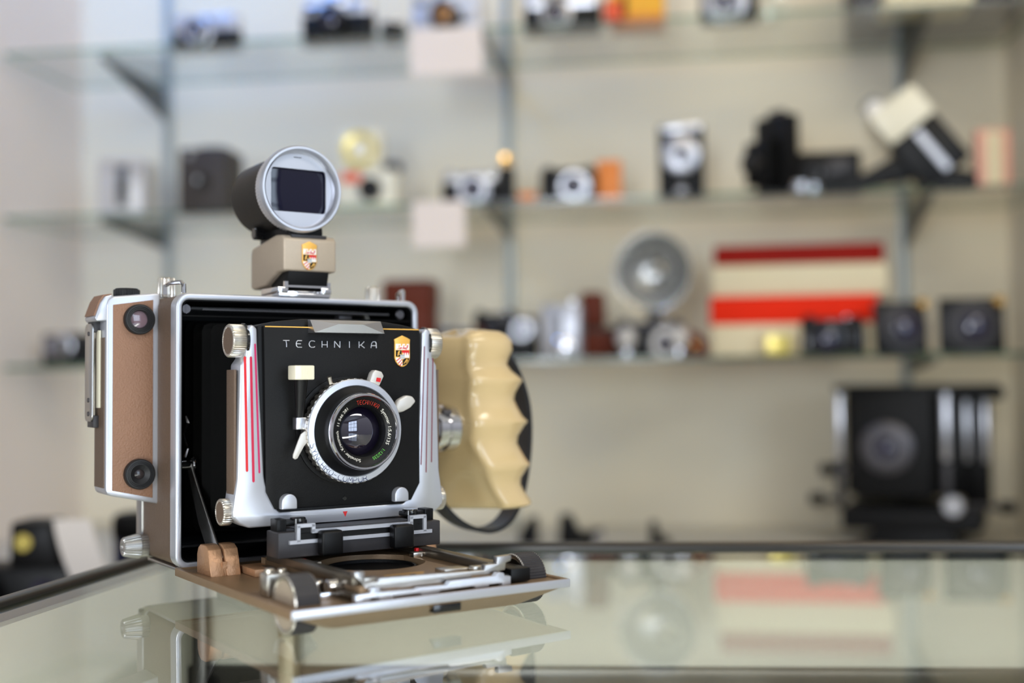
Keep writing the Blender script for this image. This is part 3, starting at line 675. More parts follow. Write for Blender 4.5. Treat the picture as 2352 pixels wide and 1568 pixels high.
# ---- counter
K = Vector((-.268, .995, 0)); E1 = Vector((.668, -.045, 0)).normalized(); E2 = Vector((-.048, -.245, 0)).normalized()
def quad(i0, i1, j0, j1): return [tuple((K+E1*a+E2*b).xy) for a, b in ((i0, j0), (i1, j0), (i1, j1), (i0, j1))]
gW = lambda u, v, h: (u, v, h)
top = MB(gW).prism(quad(0, .92, 0, .93), -.008, 0)
for f in top.bm.faces:
    if abs(f.normal.z) < .5: f.material_index = 1
ctop = tag(build(top, 'counter_top', ('ctop', 'edge')), 'clear glass counter top carrying the big folding camera', 'glass top')
cs_ = thing('display_case', 'glass topped display counter with dark metal edge rails and pale panels', 'display case', (K.x, K.y, -1.0))
def cw(mb, name, m):
    for v in mb.bm.verts: v.co -= Vector((K.x, K.y, -1.0))
    return build(mb, name, m, cs_)
def railbar(p, q, wd, nrm, h0, h1):
    mb = MB(gW); mb.prism([tuple(p.xy), tuple(q.xy), tuple((q+nrm*wd).xy), tuple((p+nrm*wd).xy)], h0, h1, bev=.0035, seg=3); return mb
NB = Vector((-E1.y, E1.x, 0)); NL = Vector((E2.y, -E2.x, 0))
if NL.x > 0: NL = -NL
cw(railbar(K-E1*.012, K+E1*.93, .014, NB, -.02, .0042), 'back_rail', 'railm')
cw(railbar(K+E2*.0005, K+E2*.94, .012, NL, -.02, .0045), 'side_rail', 'railm')
cw(MB(gW).prism(quad(0, .92, .001, .012), -.09, -.0085), 'upper_back_panel', 'casep')
cw(MB(gW).prism(quad(.0, .92, .001, .02), -.106, -.09, bev=.002), 'middle_rail', 'railm')
cw(MB(gW).prism(quad(.0, .92, .001, .012), -.97, -.106), 'lower_back_panel', 'casep')
cw(MB(gW).prism(quad(.001, .010, .012, .93), -.97, -.0085), 'side_panel', 'casep')
cw(MB(gW).prism(quad(.91, .92, .012, .93), -.97, -.0085), 'side_panel', 'casep')
cw(MB(gW).prism(quad(.012, .908, .014, .93), -.48, -.47), 'case_floor', 'casep')
cw(MB(gW).prism(quad(0, .92, .0, .93), -1.0, -.97), 'plinth', 'railm')
cw(MB(gW).prism(quad(.018, .029, .02, .03), -.47, -.0085, bev=.001), 'corner_post', 'railm')
cw(MB(gW).prism(quad(.088, .101, .02, .033), -.47, -.0085, bev=.001), 'door_post', 'post')

# ---- wall shelving
ZS = (.170, .457, .775)
for z, nm in zip(ZS, ('lowest of the three clear glass wall shelves, holding the red and cream cartons', 'middle of the three clear glass wall shelves, with a white card on its edge', 'highest of the three clear glass wall shelves, at the top of the photo')):
    s = MB(gF).box(-.985, .93, -.008, 0, -.275, 0)
    for f in s.bm.faces:
        if abs(f.normal.z) < .5: f.material_index = 1
    o = build(s, 'glass_shelf', ('glass', 'edge')); o.location = sp(0, 0, z); o.rotation_euler = (0, 0, PHI); tag(o, nm, 'shelf', 'glass wall shelves')
for t, nm in ((-.7975, 'left'), (-.0488, 'middle'), (.74, 'right')):
    o = build(MB(gF).box(-.009, .009, -.17, 1.4, -.01, 0, .002), 'shelf_upright', 'steel'); o.location = sp(t, .318, 0); o.rotation_euler = (0, 0, PHI)
    tag(o, 'tall slotted steel upright on the back wall, %s one of three' % nm, 'upright', 'shelf uprights')
    for z, zn in zip(ZS, ('lowest', 'middle', 'highest')):
        dz = .07 if (zn, nm) in (('highest', 'left'), ('highest', 'right'), ('middle', 'right')) else .03
        b = MB(gS).prism([(-.29, -dz), (-.29, 0), (-.005, 0), (-.005, -.008)], -.002, .002)
        o = build(b, 'shelf_bracket', 'dksteel'); o.location = sp(t, .017, z-.0085); o.rotation_euler = (0, 0, PHI)
        tag(o, 'dark steel bracket under the %s glass shelf, on the %s upright' % (zn, nm), 'bracket', 'shelf brackets')
o = build(MB(gF).box(-.995, .935, -.83, 0, -.325, .5, .003), 'low_bench', 'bench'); o.location = sp(0, 0, -.17); o.rotation_euler = (0, 0, PHI); tag(o, 'long pale low bench under the shelves, behind the counter', 'bench')

# ---- small camera builder
def still_camera(label, t, w, z, W, H, D, bodym, topm, lens=(0, .45, .022, .03), barrel='silver', glass='violet', group=None, prism=False, yaw=0, toph=.26, name='compact_camera', knobs=True, window=True):
    r = shop(name, label, 'camera', t, w+D/2, z+.0006, yaw, group)
    h0 = -D/2; h1 = D/2
    build(MB(gT).prism(rrect(-W/2, W/2, h0, h1, D*.35, 5), 0, H*(1-toph), bev=.0012), 'body', bodym, r)
    tp = MB(gT).prism(rrect(-W/2+.001, W/2-.001, h0+.001, h1-.001, D*.34, 5), H*(1-toph), H, bev=.002)
    if prism: tp.prism([(-W*.16, h1), (W*.16, h1), (W*.11, h0+.004), (-W*.11, h0+.004)], H*.9, H*1.22, bev=.004)
    build(tp, 'top_plate', topm, r)
    lu, lv, lr, ll = lens; lv *= H
    lb_ = build(MB(gF).lathe([(lr*1.15, h1-.001), (lr*1.15, h1+.004), (lr, h1+.005), (lr*.95, h1+ll), (lr*.78, h1+ll), (lr*.7, h1+ll-.004), (lr*.62, h1+ll-.006)], (lu, lv), n=32), 'lens_barrel', barrel, r)
    build(MB(gF).lathe([(lr*.64, h1+ll-.006), (lr*.35, h1+ll-.003), (0, h1+ll-.002)], (lu, lv), n=24), 'lens_glass', glass, lb_)
    if window: build(MB(gF).box(-W*.12, W*.1, H*.8, H*.94, h1-.001, h1+.0012, .0006) if not prism else MB(gF).box(-W*.42, -W*.3, H*.8, H*.92, h1-.001, h1+.001), 'finder_window', 'vfg', r)
    if knobs:
        build(MB(gT).cyl((-W*.36, 0), .009, H, H+.007, .001, n=32, teeth=8, depth=.0004), 'rewind_knob', topm, r)
        build(MB(gT).cyl((W*.36, 0), .008, H, H+.006, .001, n=32, teeth=8, depth=.0004), 'wind_knob', topm, r)
        build(MB(gT).cyl((W*.22, .003), .004, H, H+.005, .0006, n=16), 'shutter_button', 'chrome', r)
    return r
def carton(name, label, cat, t, w, z, W, H, D, bands, yaw=0, group=None):
    """a box with a lid and printed bands (v0,v1,slot)"""
    r = shop(name, label, cat, t, w+D/2, z+.0006, yaw, group)
    for (v0, v1, m, nm, e) in bands: build(MB(gF).box(-W/2-e, W/2+e, v0*H, v1*H, -D/2-e, D/2+e, .0015), nm, m, r)
    return r

# ---- highest shelf
z = ZS[2]
still_camera('silver compact camera alone at the left end of the highest shelf', -.600, .05, z, .136, .066, .034, 'black', 'silverw', (-.012, .5, .025, .03), 'silverw', 'violet', toph=.45)
still_camera('black and silver reflex camera with a black lens, highest shelf, left of the white card', -.338, .05, z, .142, .076, .04, 'black', 'silver', (0, .45, .026, .045), 'black', 'violet', prism=True, toph=.3, name='reflex_camera')
still_camera('silver camera with an amber lens standing above the white card on the highest shelf', -.128, .07, z, .14, .084, .042, 'silverw', 'silverw', (.0, .45, .026, .04), 'black', 'amber', prism=True, toph=.3, name='reflex_camera')
r = shop('spare_lens', 'short black lens lying between the two reflex cameras on the highest shelf', 'lens', -.232, .075, z+.0006)
build(MB(gT).cyl((0, 0), .024, 0, .034, .002, n=40, teeth=20, depth=.0005), 'barrel', 'black', r); build(MB(gT).cyl((0, 0), .021, .034, .037, .001), 'front_cap', 'chrome', r)
still_camera('black camera with a silver top, highest shelf, left of the yellow box', .091, .06, z, .146, .074, .04, 'black', 'silver', (-.01, .42, .026, .026), 'brushed', 'violet', toph=.38)
carton('film_box', 'bright yellow and orange film box on the highest shelf', 'box', .232, .05, z, .098, .13, .06, [(0, .16, 'orange', 'base_band', 0), (.16, 1, 'yellow', 'carton', 0)])
o = [c for c in COL.objects if c.name.startswith('carton')][0].parent
build(MB(gF).box(-.028, -.019, .02, .13, .0301, .0307), 'black_stripe', 'black', o); build(MB(gF).box(.0, .026, .062, .10, .0301, .0307), 'red_mark', 'rorange', o)
r = shop('film_canister', 'small red orange canister in front of the yellow film box', 'canister', .188, .022, z+.0006); build(MB(gT).cyl((0, 0), .017, 0, .034, .002, n=32), 'can', 'rorange', r); build(MB(gT).cyl((0, 0), .0175, .034, .040, .002, n=32), 'lid', 'orange', r)
still_camera('silver camera with a big round lens, highest shelf, right of the yellow box', .398, .05, z, .105, .08, .036, 'black', 'silverw', (-.008, .45, .034, .022), 'silverw', 'violet', toph=.3)
r = shop('clear_block', 'clear plastic display block on the highest shelf beside the round lens camera', 'display block', .478, .08, z+.0006); build(MB(gF).box(-.018, .018, 0, .09, -.02, .02, .002), 'block', 'glass', r)
for k in range(3):
    r = shop('booklet', 'cream booklet at the right end of the highest shelf, %s of the stack of three' % ('lowest', 'middle', 'top')[k], 'booklet', .742+.004*(k-1), .012, z+.0006+k*.0125, .02*(k-1), 'booklets on the highest shelf')
    build(MB(gT).box(-.074, .074, -.1, 0, .0012, .0108), 'pages', 'cream', r); build(MB(gT).box(-.075, .075, -.101, .001, 0, .0012).box(-.075, .075, -.101, .001, .0108, .012).box(-.075, .075, -.101, -.1, 0, .012), 'cover', 'steel' if k == 1 else 'cream', r)
r = shop('carrying_case', 'large dark case at the right end of the highest shelf, behind the booklets', 'case', .775, .195, z+.0006)
build(MB(gF).box(-.15, .14, 0, .16, -.07, .07, .008), 'case_body', 'greyblk', r); build(MB(gF).box(-.152, .142, .1, .106, -.072, .072), 'lid_seam', 'brushed', r); build(MB().tube([gF(-.05, .16, 0), gF(-.045, .185, 0), gF(.04, .185, 0), gF(.045, .16, 0)], .006), 'handle', 'black', r)
def price_card(label, t, z, W, H):
    o = shop('price_card', label, 'card', t, -.0012, z, 0, 'price cards on the shelf edges')
    build(MB(gF).box(-W/2, W/2, -H, .001, 0, .0009), 'card_front', 'card', o); build(MB(gF).box(-W/2, W/2, 0, .001, -.03, 0), 'folded_top', 'card', o)
price_card('large cream card hanging from the edge of the highest shelf', -.115, ZS[2]+.0005, .134, .085)
price_card('small cream card hanging from the edge of the middle shelf', -.132, ZS[1]+.0005, .098, .082)

# ---- middle shelf
z = ZS[1]
r = shop('box_camera', 'pale silver upright box camera at the left end of the middle shelf', 'camera', -.775, .09, z+.0006, .1)
build(MB(gF).box(-.046, .046, 0, .112, -.04, .036, .004), 'body', 'greyp', r); build(MB(gF).ring(rrect(-.046, .046, 0, .112, .006, 3), rrect(-.036, .036, .012, .1, .004, 3), .036, .04), 'front_frame', 'silver', r)
build(MB(gF).box(-.011, .011, .02, .1, .036, .039, .001), 'dark_strip', 'dksteel', r); build(MB(gF).lathe([(.009, .038), (.009, .044), (.006, .044), (.006, .041), (0, .042)], (0, .055), n=24), 'lens', 'black', r); build(MB(gF).cyl((.03, .09), .006, .036, .046, .001, n=20), 'finder', 'chrome', r)
r = shop('box_camera', 'dark leatherette box camera on the middle shelf, left of the folding camera\'s finder', 'camera', -.607, .09, z+.0006, .06)
build(MB(gF).box(-.049, .049, 0, .127, -.06, .04, .003), 'body', 'dbrown', r); build(MB(gF).box(-.047, .047, .002, .125, .04, .0425, .001), 'front_plate', 'dbrown', r); build(MB(gF).lathe([(.016, .042), (.016, .045), (.009, .043), (0, .0435)], (0, .06), n=24), 'lens', 'blackg', r); build(MB(gF).cyl((-.025, .113), .007, .042, .046, .001, n=20), 'finder', 'chrome', r); build(MB(gS).tube([gF(-.03, .127, -.01), gF(-.02, .136, -.01), gF(.02, .136, -.01), gF(.03, .127, -.01)], .003), 'handle', 'black', r)
r = shop('flash_camera', 'white camera with a big yellow disc above it, middle shelf, right of the finder', 'camera', -.285, .09, z+.0006)
build(MB(gF).box(-.055, .055, 0, .075, -.03, .02, .004), 'body', 'ivory', r); build(MB(gF).lathe([(.022, .02), (.022, .034), (.016, .034), (.014, .03), (0, .031)], (.008, .038), n=28), 'lens_barrel', 'blackg', r); build(MB(gF).box(-.05, -.012, .052, .072, .02, .022, .001), 'red_panel', 'rorange', r)
build(MB(gF).box(-.058, .026, .078, .155, -.02, .012, .006), 'flash_housing', 'ivory', r); build(MB(gF).lathe([(.034, .012), (.034, .016), (.03, .016), (.02, .012), (0, .009)], (-.016, .117), n=32), 'flash_disc', 'ylw', r); build(MB(gF).box(.03, .06, .075, .092, -.02, .014, .003), 'finder', 'greyblk', r)
still_camera('black and silver rangefinder camera above the small white card on the middle shelf', -.085, .06, z, .112, .062, .036, 'black', 'brushed', (.008, .45, .026, .02), 'silver', 'violet', toph=.3)
r = shop('folding_finder', 'narrow dark upright gadget beside the rangefinder camera, in front of the middle upright', 'finder', -.02, .10, z+.0006); build(MB(gF).box(-.014, .014, 0, .075, -.015, .015, .003), 'body', 'black', r); build(MB(gF).lathe([(.011, .0), (.011, .012), (.007, .012), (0, .01)], (0, .088), n=24), 'eyepiece', 'brass', r); build(MB(gF).box(-.004, .004, .07, .08, -.004, .004), 'stem', 'chrome', r)
r = shop('film_roll', 'tiny orange film roll lying on the middle shelf left of the black camera', 'film roll', .024, .06, z+.0006); build(MB(gS).cyl((0, .0105), .0105, -.017, .017, .001, n=24), 'spool', 'orange', r); build(MB(gS).cyl((0, .0105), .0115, -.019, -.017, n=24).cyl((0, .0105), .0115, .017, .019, n=24), 'spool_ends', 'black', r)
still_camera('black compact camera with a silver lens beside the orange box, middle shelf', .098, .07, z, .106, .064, .036, 'black', 'black', (.012, .46, .026, .022), 'silver', 'violet', toph=.22)
carton('film_box', 'plain orange box standing on the middle shelf beside the black camera', 'box', .172, .10, z, .044, .082, .04, [(0, .8, 'orange', 'carton', 0), (.8, 1, 'orange', 'lid', .0006)])
r = shop('folding_camera', 'upright black folding camera with a large silver disc, middle shelf', 'camera', .307, .09, z+.0006)
build(MB(gF).box(-.042, .042, 0, .142, -.028, .0, .004), 'body', 'black', r); build(MB(gF).box(-.033, .033, .0, .128, 0, .012, .003), 'front_standard', 'blackc', r); build(MB(gF).lathe([(.034, .012), (.034, .02), (.031, .022), (.013, .022), (.012, .018)], (0, .082), n=40), 'shutter_disc', 'silverw', r); build(MB(gF).lathe([(.012, .019), (.006, .021), (0, .0215)], (0, .082), n=20), 'lens_glass', 'violet', r); build(MB(gF).box(-.034, .034, -.0, .004, 0, .06, .001), 'drop_bed', 'black', r); build(MB(gF).cyl((0, .012), .009, .05, .058, .002, n=20), 'catch_knob', 'chrome', r); build(MB(gF).box(-.036, .036, .128, .142, 0, .006, .001), 'top_strip', 'silver', r)
r = shop('folding_camera', 'black folding camera standing sideways, lens pointing left, middle shelf', 'camera', .47, .09, z+.0006, -.85)
build(MB(gF).box(-.042, .042, 0, .15, -.03, .0, .003), 'body', 'black', r)
o = MB(); o.loft([[gF(u, v_, h) for u, v_ in rrect(-.03+i*.002+(i % 2)*.003, .03-i*.002-(i % 2)*.003, .02, .108-i*.004, .004, 2)] for i, h in enumerate([.0, .006, .012, .018, .024, .03, .036])]); build(o, 'bellows', 'bellows', r)
build(MB(gF).box(-.026, .026, .018, .1, .036, .042, .003), 'front_standard', 'black', r); build(MB(gF).lathe([(.022, .042), (.022, .056), (.016, .058), (.01, .053), (0, .054)], (0, .06), n=28), 'shutter', 'blackg', r); build(MB(gF).box(-.03, .03, 0, .004, 0, .045, .001), 'drop_bed', 'greyblk', r); build(MB(gF).box(-.02, .02, .15, .162, -.02, -.01, .002), 'finder', 'greyblk', r)
for k, t_ in enumerate((.515, .528)):
    r = shop('film_tin', 'small silver tin lying flat on the middle shelf, %s of a pair' % ('left', 'right')[k], 'tin', t_+.012*k, .03+.03*k, z+.0006, 0, 'silver film tins'); build(MB(gT).cyl((0, 0), .014, 0, .012, .001, n=28), 'tin', 'silver', r); build(MB(gT).cyl((0, 0), .0145, .012, .018, .001, n=28), 'lid', 'chrome', r)
r = shop('compact_camera', 'flat black camera lying behind the movie camera on the middle shelf', 'camera', .575, .15, z+.0006); build(MB(gF).box(-.055, .06, 0, .09, -.03, .02, .006), 'body', 'black', r); build(MB(gF).box(.0, .04, .045, .075, .02, .024, .002), 'window', 'greyblk', r); build(MB(gF).lathe([(.02, .02), (.02, .03), (.012, .03), (0, .027)], (-.025, .045), n=24), 'lens', 'blackg', r)
# movie camera leaning back on its grip
r = shop('movie_camera', 'black pistol grip movie camera with a cream side, tilted, on the middle shelf', 'camera', .705, .085, z+.001)
def rot(P_, c, a): return [(c[0]+(x*cos(a)-y*sin(a)), c[1]+(x*sin(a)+y*cos(a))) for x, y in P_]
ang = radians(-52); cc = (.018, .0992)
build(MB(gF).prism(rot(rrect(-.015, .088, -.047, .047, .01, 3), cc, ang), -.03, .03, bev=.002), 'body', 'black', r)
build(MB(gF).prism(rot(rrect(-.078, -.014, -.047, .05, .008, 3), cc, ang), -.032, .032, bev=.003), 'cream_housing', 'ivory', r)
build(MB(gF).prism(rot(rrect(-.006, .08, -.006, .008, .003, 3), cc, ang), .03, .032), 'silver_nameplate', 'silver', r)
build(MB(gF).prism([(-.135, .004), (-.125, .0), (-.02, .018), (.03, .028), (.0, .08), (-.03, .06)], -.018, .018, bev=.006), 'pistol_grip', 'black', r)
build(MB(gF).prism([(.05, .0), (.118, .0), (.118, .028), (.1, .035), (.06, .04)], -.025, .025, bev=.003), 'rear_block', 'black', r)
build(MB(gF).prism(rot(rrect(-.105, -.078, -.036, -.008, .003, 3), cc, ang), -.018, .018), 'lens_mount', 'dksteel', r)
build(MB(gF).cyl((-.052, .148), .0175, -.018, .022, .004, n=32), 'lens_cap', 'white', r)
r = carton('small_box', 'small pink and cream box at the right end of the middle shelf', 'box', .852, .06, z, .058, .105, .03, [(0, 1, 'pink', 'carton', 0)]); build(MB(gF).box(-.014, .014, .006, .1, .015, .0157), 'cream_label', 'cream', r)

# ---- lowest shelf
z = ZS[0]
still_camera('dark camera with a silver lens at the left end of the lowest shelf', -.905, .07, z, .10, .062, .05, 'black', 'greyblk', (0, .6, .02, .04), 'silver', 'violet', toph=.2, knobs=False)
r = shop('leather_case', 'tall brown leather case behind the big folding camera, lowest shelf', 'case', -.205, .10, z+.0006); build(MB(gF).box(-.052, .044, 0, .15, -.035, .035, .008), 'case_body', 'brown', r); build(MB(gF).box(-.054, .046, .095, .152, -.037, .037, .008), 'case_flap', 'brown', r); build(MB(gF).cyl((-.004, .092), .006, .037, .041, .001, n=16), 'snap', 'brass', r)
for k, (t_, w_) in enumerate(((-.13, .05), (-.108, .09))):
    r = shop('spare_lens', 'small silver lens standing on the lowest shelf, %s of two near the cream grip' % ('left', 'right')[k], 'lens', t_, w_, z+.0006, 0, 'silver lenses by the grip'); build(MB(gT).cyl((0, 0), .016, 0, .06, .002, n=32, teeth=16, depth=.0004), 'barrel', 'silver', r); build(MB(gT).cyl((0, 0), .018, .044, .056, .001, n=32), 'focus_ring', 'black', r)
still_camera('black camera with a brown leather front above the cream grip, lowest shelf', -.052, .12, z, .085, .088, .04, 'brown', 'black', (0, .5, .02, .03), 'black', 'violet', toph=.3)
still_camera('black camera with a bright silver lens, lowest shelf, left of the silver box camera', .003, .05, z, .075, .078, .036, 'black', 'greyblk', (.012, .66, .018, .03), 'silver', 'violet', toph=.2, knobs=False)
r = shop('box_camera', 'bright silver upright box camera with a dark slot, lowest shelf', 'camera', .087, .04, z+.0006, -.08)
build(MB(gF).box(-.036, .036, 0, .096, -.03, .02, .005), 'body', 'silverw', r); build(MB(gF).box(-.004, .004, .03, .078, .02, .0215), 'dark_slot', 'black', r); build(MB(gF).lathe([(.02, .02), (.02, .04), (.016, .042), (.009, .036), (0, .037)], (.006, .018), n=28, sq=.85), 'lens', 'chrome', r); build(MB(gT).cyl((.02, 0), .008, .096, .106, .001, n=20), 'wind_knob', 'chrome', r)
r = shop('leather_case', 'reddish brown leather camera case left of the flash reflector', 'case', .157, .11, z+.0006); build(MB(gF).box(-.04, .036, 0, .055, -.03, .04, .008), 'case_body', 'brown', r); build(MB(gF).box(-.04, .004, .055, .122, -.03, .035, .008), 'lens_pocket', 'brown', r); build(MB(gF).box(-.042, .038, .046, .056, -.031, .041, .003), 'stitched_rim', 'dbrown', r)
r = shop('flash_unit', 'silver bowl flash reflector standing over a black camera, lowest shelf', 'flash', .252, .07, z+.0006)
tilt = .12
bowl = MB(gF); bowl.lathe([(.012, -.055), (.03, -.05), (.05, -.036), (.062, -.016), (.071, .006), (.0725, .007), (.064, -.017), (.051, -.0385), (.03, -.0525), (.012, -.058)], (0, .158), n=64)
build(bowl, 'reflector_bowl', 'reflector', r, ang=60); R_b = Matrix.Translation((0, 0, .158)) @ Matrix.Rotation(-.22, 4, 'Z') @ Matrix.Rotation(.16, 4, 'X') @ Matrix.Translation((0, 0, -.158)); COL.objects['reflector_bowl'].matrix_basis = R_b; build(MB(gF).lathe([(0, -.062), (.013, -.06), (.013, -.045), (.008, -.03), (.008, -.01), (0, -.008)], (0, .158), n=24), 'bulb_socket', 'blackg', r); build(MB(gF).box(-.012, .012, .0, .16, -.075, -.058, .004), 'flash_stem', 'greyblk', r)
still_camera('black camera with silver knobs under the flash reflector, lowest shelf', .246, .03, z, .125, .062, .034, 'black', 'greyblk', (.03, .35, .026, .02), 'greyp', 'violet', toph=.3)
for k, (t_, hh_) in enumerate(((.205, .05), (.298, .056))):
    r = shop('flash_bulb', 'round frosted bulb on the lowest shelf, %s of the camera under the reflector' % ('left', 'right')[k], 'bulb', t_, .012, z+.0006, 0, 'frosted flash bulbs'); build(MB(gT).lathe([(0, .012), (.01, .014), (.0185, .026), (.019, .036), (.013, .048), (0, .053)], n=28), 'globe', 'greyp', r); build(MB(gT).cyl((0, 0), .008, 0, .014, .001, n=20), 'bulb_cap', 'chrome', r)
r = shop('leather_pouch', 'small orange brown leather pouch left of the red cartons', 'pouch', .328, .06, z+.0006); build(MB(gF).prism([(-.028, 0), (.022, 0), (.022, .022), (.004, .042), (-.018, .05), (-.03, .04)], -.02, .02, bev=.006), 'pouch', 'brown', r); build(MB(gF).cyl((-.002, .02), .004, .02, .023, .001, n=14), 'snap', 'brass', r)
carton('carton', 'wide carton of bright red over cream, under the dark red one, lowest shelf', 'box', .507, .11, z, .298, .109, .12, [(0, .53, 'cream', 'cream_base', 0), (.53, 1, 'red', 'red_lid', .0015)])
carton('carton', 'wide carton with a dark red lid lying on the bright red carton', 'box', .518, .115, z+.1105, .315, .094, .12, [(0, .60, 'cream', 'cream_base', 0), (.60, 1, 'dred', 'dark_red_lid', -.005)])
r = shop('film_box', 'small olive yellow box in front of the lower red carton', 'box', .475, .085, z+.0006); build(MB(gF).box(-.021, .021, 0, .044, -.012, .012, .001), 'carton', 'ylw', r); build(MB(gF).box(-.0215, .0215, .036, .0445, -.0125, .0125, .001), 'lid', 'cream', r)
still_camera('black compact camera standing in front of the red carton, lowest shelf', .568, .03, z, .112, .062, .036, 'blackg', 'black', (-.012, .42, .026, .02), 'blackg', 'violet', toph=.3)
def board_lens(label, t, w, z, W, H, r_, yaw=0, tiltx=0):
    r = shop('mounted_lens', label, 'lens', t, w, z+.0006, yaw, 'shutters mounted on square boards', (tiltx, 0))
    build(MB(gF).box(-W/2, W/2, 0, H, -.004, 0, .001), 'lens_board', 'black', r)
    cy = H*.47
    build(MB(gF).lathe([(r_, 0), (r_, .016), (r_*.93, .019), (r_*.7, .02), (r_*.66, .03), (r_*.58, .031), (r_*.5, .024)], (0, cy), n=48), 'shutter_ring', 'greyblk', r)
    build(MB(gF).lathe([(r_*.54, .024), (r_*.3, .029), (0, .0305)], (0, cy), n=28), 'front_glass', 'violet', r)
    build(MB(gF).lathe([(r_*.9, -.024), (r_*.9, -.004)], (0, cy), n=24).cyl((0, cy), r_*.8, -.022, -.004), 'rear_barrel', 'blackg', r)
    build(MB(gF).cyl((W*.40, H*.93), .010, -.002, .016, .003, n=24), 'lever_knob', 'brass', r)
    build(MB(gF).box(-W*.3, W*.3, 0, .003, -.04, 0), 'foot', 'black', r)
board_lens('shutter on a square board, leaning back, beside the black compact camera', .692, .075, z, .098, .094, .044, .25, -.12)
board_lens('shutter on a square black board, farthest right on the lowest shelf', .81, .07, z, .112, .096, .046, 0, -.03)

# ---- on the low bench
zb = -.17
vc_ = shop('view_camera', 'big black view camera standing on the low bench at the right', 'camera', .675, .10, zb+.0006, -.28)
build(MB(gF).box(-.066, .07, .082, .272, .0, .02, .003), 'lens_standard', 'black', vc_); build(MB(gF).box(-.062, .066, .088, .266, .02, .026, .002), 'lens_board', 'blackc', vc_)
lr_ = build(MB(gF).lathe([(.046, .026), (.046, .036), (.04, .04), (.03, .04), (.028, .05), (.02, .05), (.016, .042)], (-.006, .172), n=48), 'shutter', 'screw', vc_); build(MB(gF).lathe([(.018, .042), (.01, .047), (0, .049)], (-.006, .172), n=24), 'front_glass', 'violet', lr_)
build(MB(gF).box(-.102, .18, .272, .284, -.06, .004, .002), 'top_bar', 'black', vc_)
for u in (-.092, .092): build(MB(gF).box(u-.006, u+.006, .15, .27, .0, .012, .002), 'standard_post', 'silver', vc_); build(MB(gF).box(u-.007, u+.007, .06, .15, .0, .014, .002), 'post_base', 'greyblk', vc_)
o = MB(); o.loft([[gF(u, v_, h) for u, v_ in rrect(-.07+(.006 if i % 2 else 0), .075-(.006 if i % 2 else 0), .09+(.006 if i % 2 else 0), .262-(.006 if i % 2 else 0), .006, 2)] for i, h in enumerate([-.012*k for k in range(10)])]); build(o, 'bellows', 'bellows', vc_)
build(MB(gF).box(-.1, .115, .075, .275, -.14, -.11, .004), 'rear_standard', 'black', vc_)
for u in (.118, .15): build(MB(gF).box(u-.005, u+.005, .14, .255, -.12, -.108, .002), 'rear_post', 'silver', vc_)
build(MB(gF).box(.11, .158, .06, .27, -.15, -.12, .003), 'rear_frame', 'black', vc_)
build(MB(gF).box(-.085, .15, .028, .066, -.14, .05, .004), 'base_rail', 'blackc', vc_); build(MB(gF).prism([(-.06, 0), (.12, 0), (.10, .03), (-.03, .03)], -.12, .04, bev=.003), 'base_foot', 'black', vc_)
for (u, v_, m) in ((-.135, .075, 'black'), (-.115, .13, 'black'), (.19, .07, 'black'), (.175, .268, 'black')): build(MB(gS).cyl((.0, v_), .011, u-.014, u+.014, .002, n=28, teeth=7, depth=.0006), 'adjusting_knob', m, vc_)
for (u0, u1, v_) in ((-.125, -.085, .075), (-.105, -.07, .13), (.12, .18, .07)): build(MB(gS).cyl((.0, v_), .005, u0, u1, n=16), 'knob_shaft', 'greyblk', vc_)
build(MB(gF).cyl((.105, .075), .018, .05, .058, .003, n=28, ), 'tilt_knob', 'silver', vc_)
for (t_, W, H_, sh_, lab) in ((.02, .034, .05, 0, 'tiny black clip stand on the low bench, nearest the cream grip'), (.115, .08, .055, 1, 'small black clamp with a bright knob on the low bench, middle of three'), (.258, .036, .042, 2, 'tiny black clip stand on the low bench, nearest the view camera')):
    r = shop('clip_stand', lab, 'stand', t_, .05, zb+.0006, 0, 'small black stands on the bench')
    if sh_ == 1: build(MB(gF).prism([(-.04, 0), (.04, 0), (.04, .03), (.0, .022), (-.018, .055), (-.036, .055)], -.015, .015, bev=.002), 'body', 'black', r); build(MB(gF).cyl((.036, .012), .011, .015, .024, .002, n=20), 'knob', 'chrome', r)
    else: build(MB(gF).prism([(-W/2, 0), (W/2, 0), (W/2, .012), (-.002, .02), (-.004, H_), (-W/2, H_)] if sh_ == 2 else [(-W/2, 0), (W/2, 0), (W/2, H_), (.002, H_), (-W/2, .02)], -.012, .012, bev=.0015), 'body', 'black', r); build(MB(gF).box(-W/2-.002, W/2+.002, 0, .004, -.016, .016, .001), 'foot', 'greyblk', r)
# left, nearer, on the bench end
r = shop('flash_camera', 'black camera with a hooded top and a yellow badge, behind the counter at left', 'camera', -.515, -.70, zb+.0006, .1)
build(MB(gF).box(-.12, .062, 0, .075, -.035, .03, .010), 'body', 'black', r); build(MB(gF).prism([(-.03, .07), (.034, .07), (.026, .122), (.018, .13), (-.028, .13)], -.035, .025, bev=.005), 'hood', 'black', r); build(MB(gF).cyl((-.010, .104), .011, .025, .028, .001, n=28), 'yellow_badge', 'ylw', r)
build(MB(gF).lathe([(.03, .03), (.03, .06), (.024, .062), (.016, .05), (0, .052)], (-.06, .04), n=32), 'lens', 'blackg', r); build(MB(gF).lathe([(.014, .03), (.014, .04), (.010, .04), (0, .036)], (.02, .045), n=24), 'finder_lens', 'violet', r)
r = shop('paper_sheet', 'curled white paper leaning beside the black camera at left', 'paper', -.394, -.757, zb+.0006, 0)
rows = []
for k in range(9): q = k/8; rows.append([(-.06+.085*q*q*.6+.02*q, -.02, .14*(1-q)), (-.012+.075*q, -.02-.03*sin(q*2), .14*(1-q))] + [(-.012+.075*q, -.0188-.03*sin(q*2), .14*(1-q)), (-.06+.085*q*q*.6+.02*q, -.0188, .14*(1-q))])
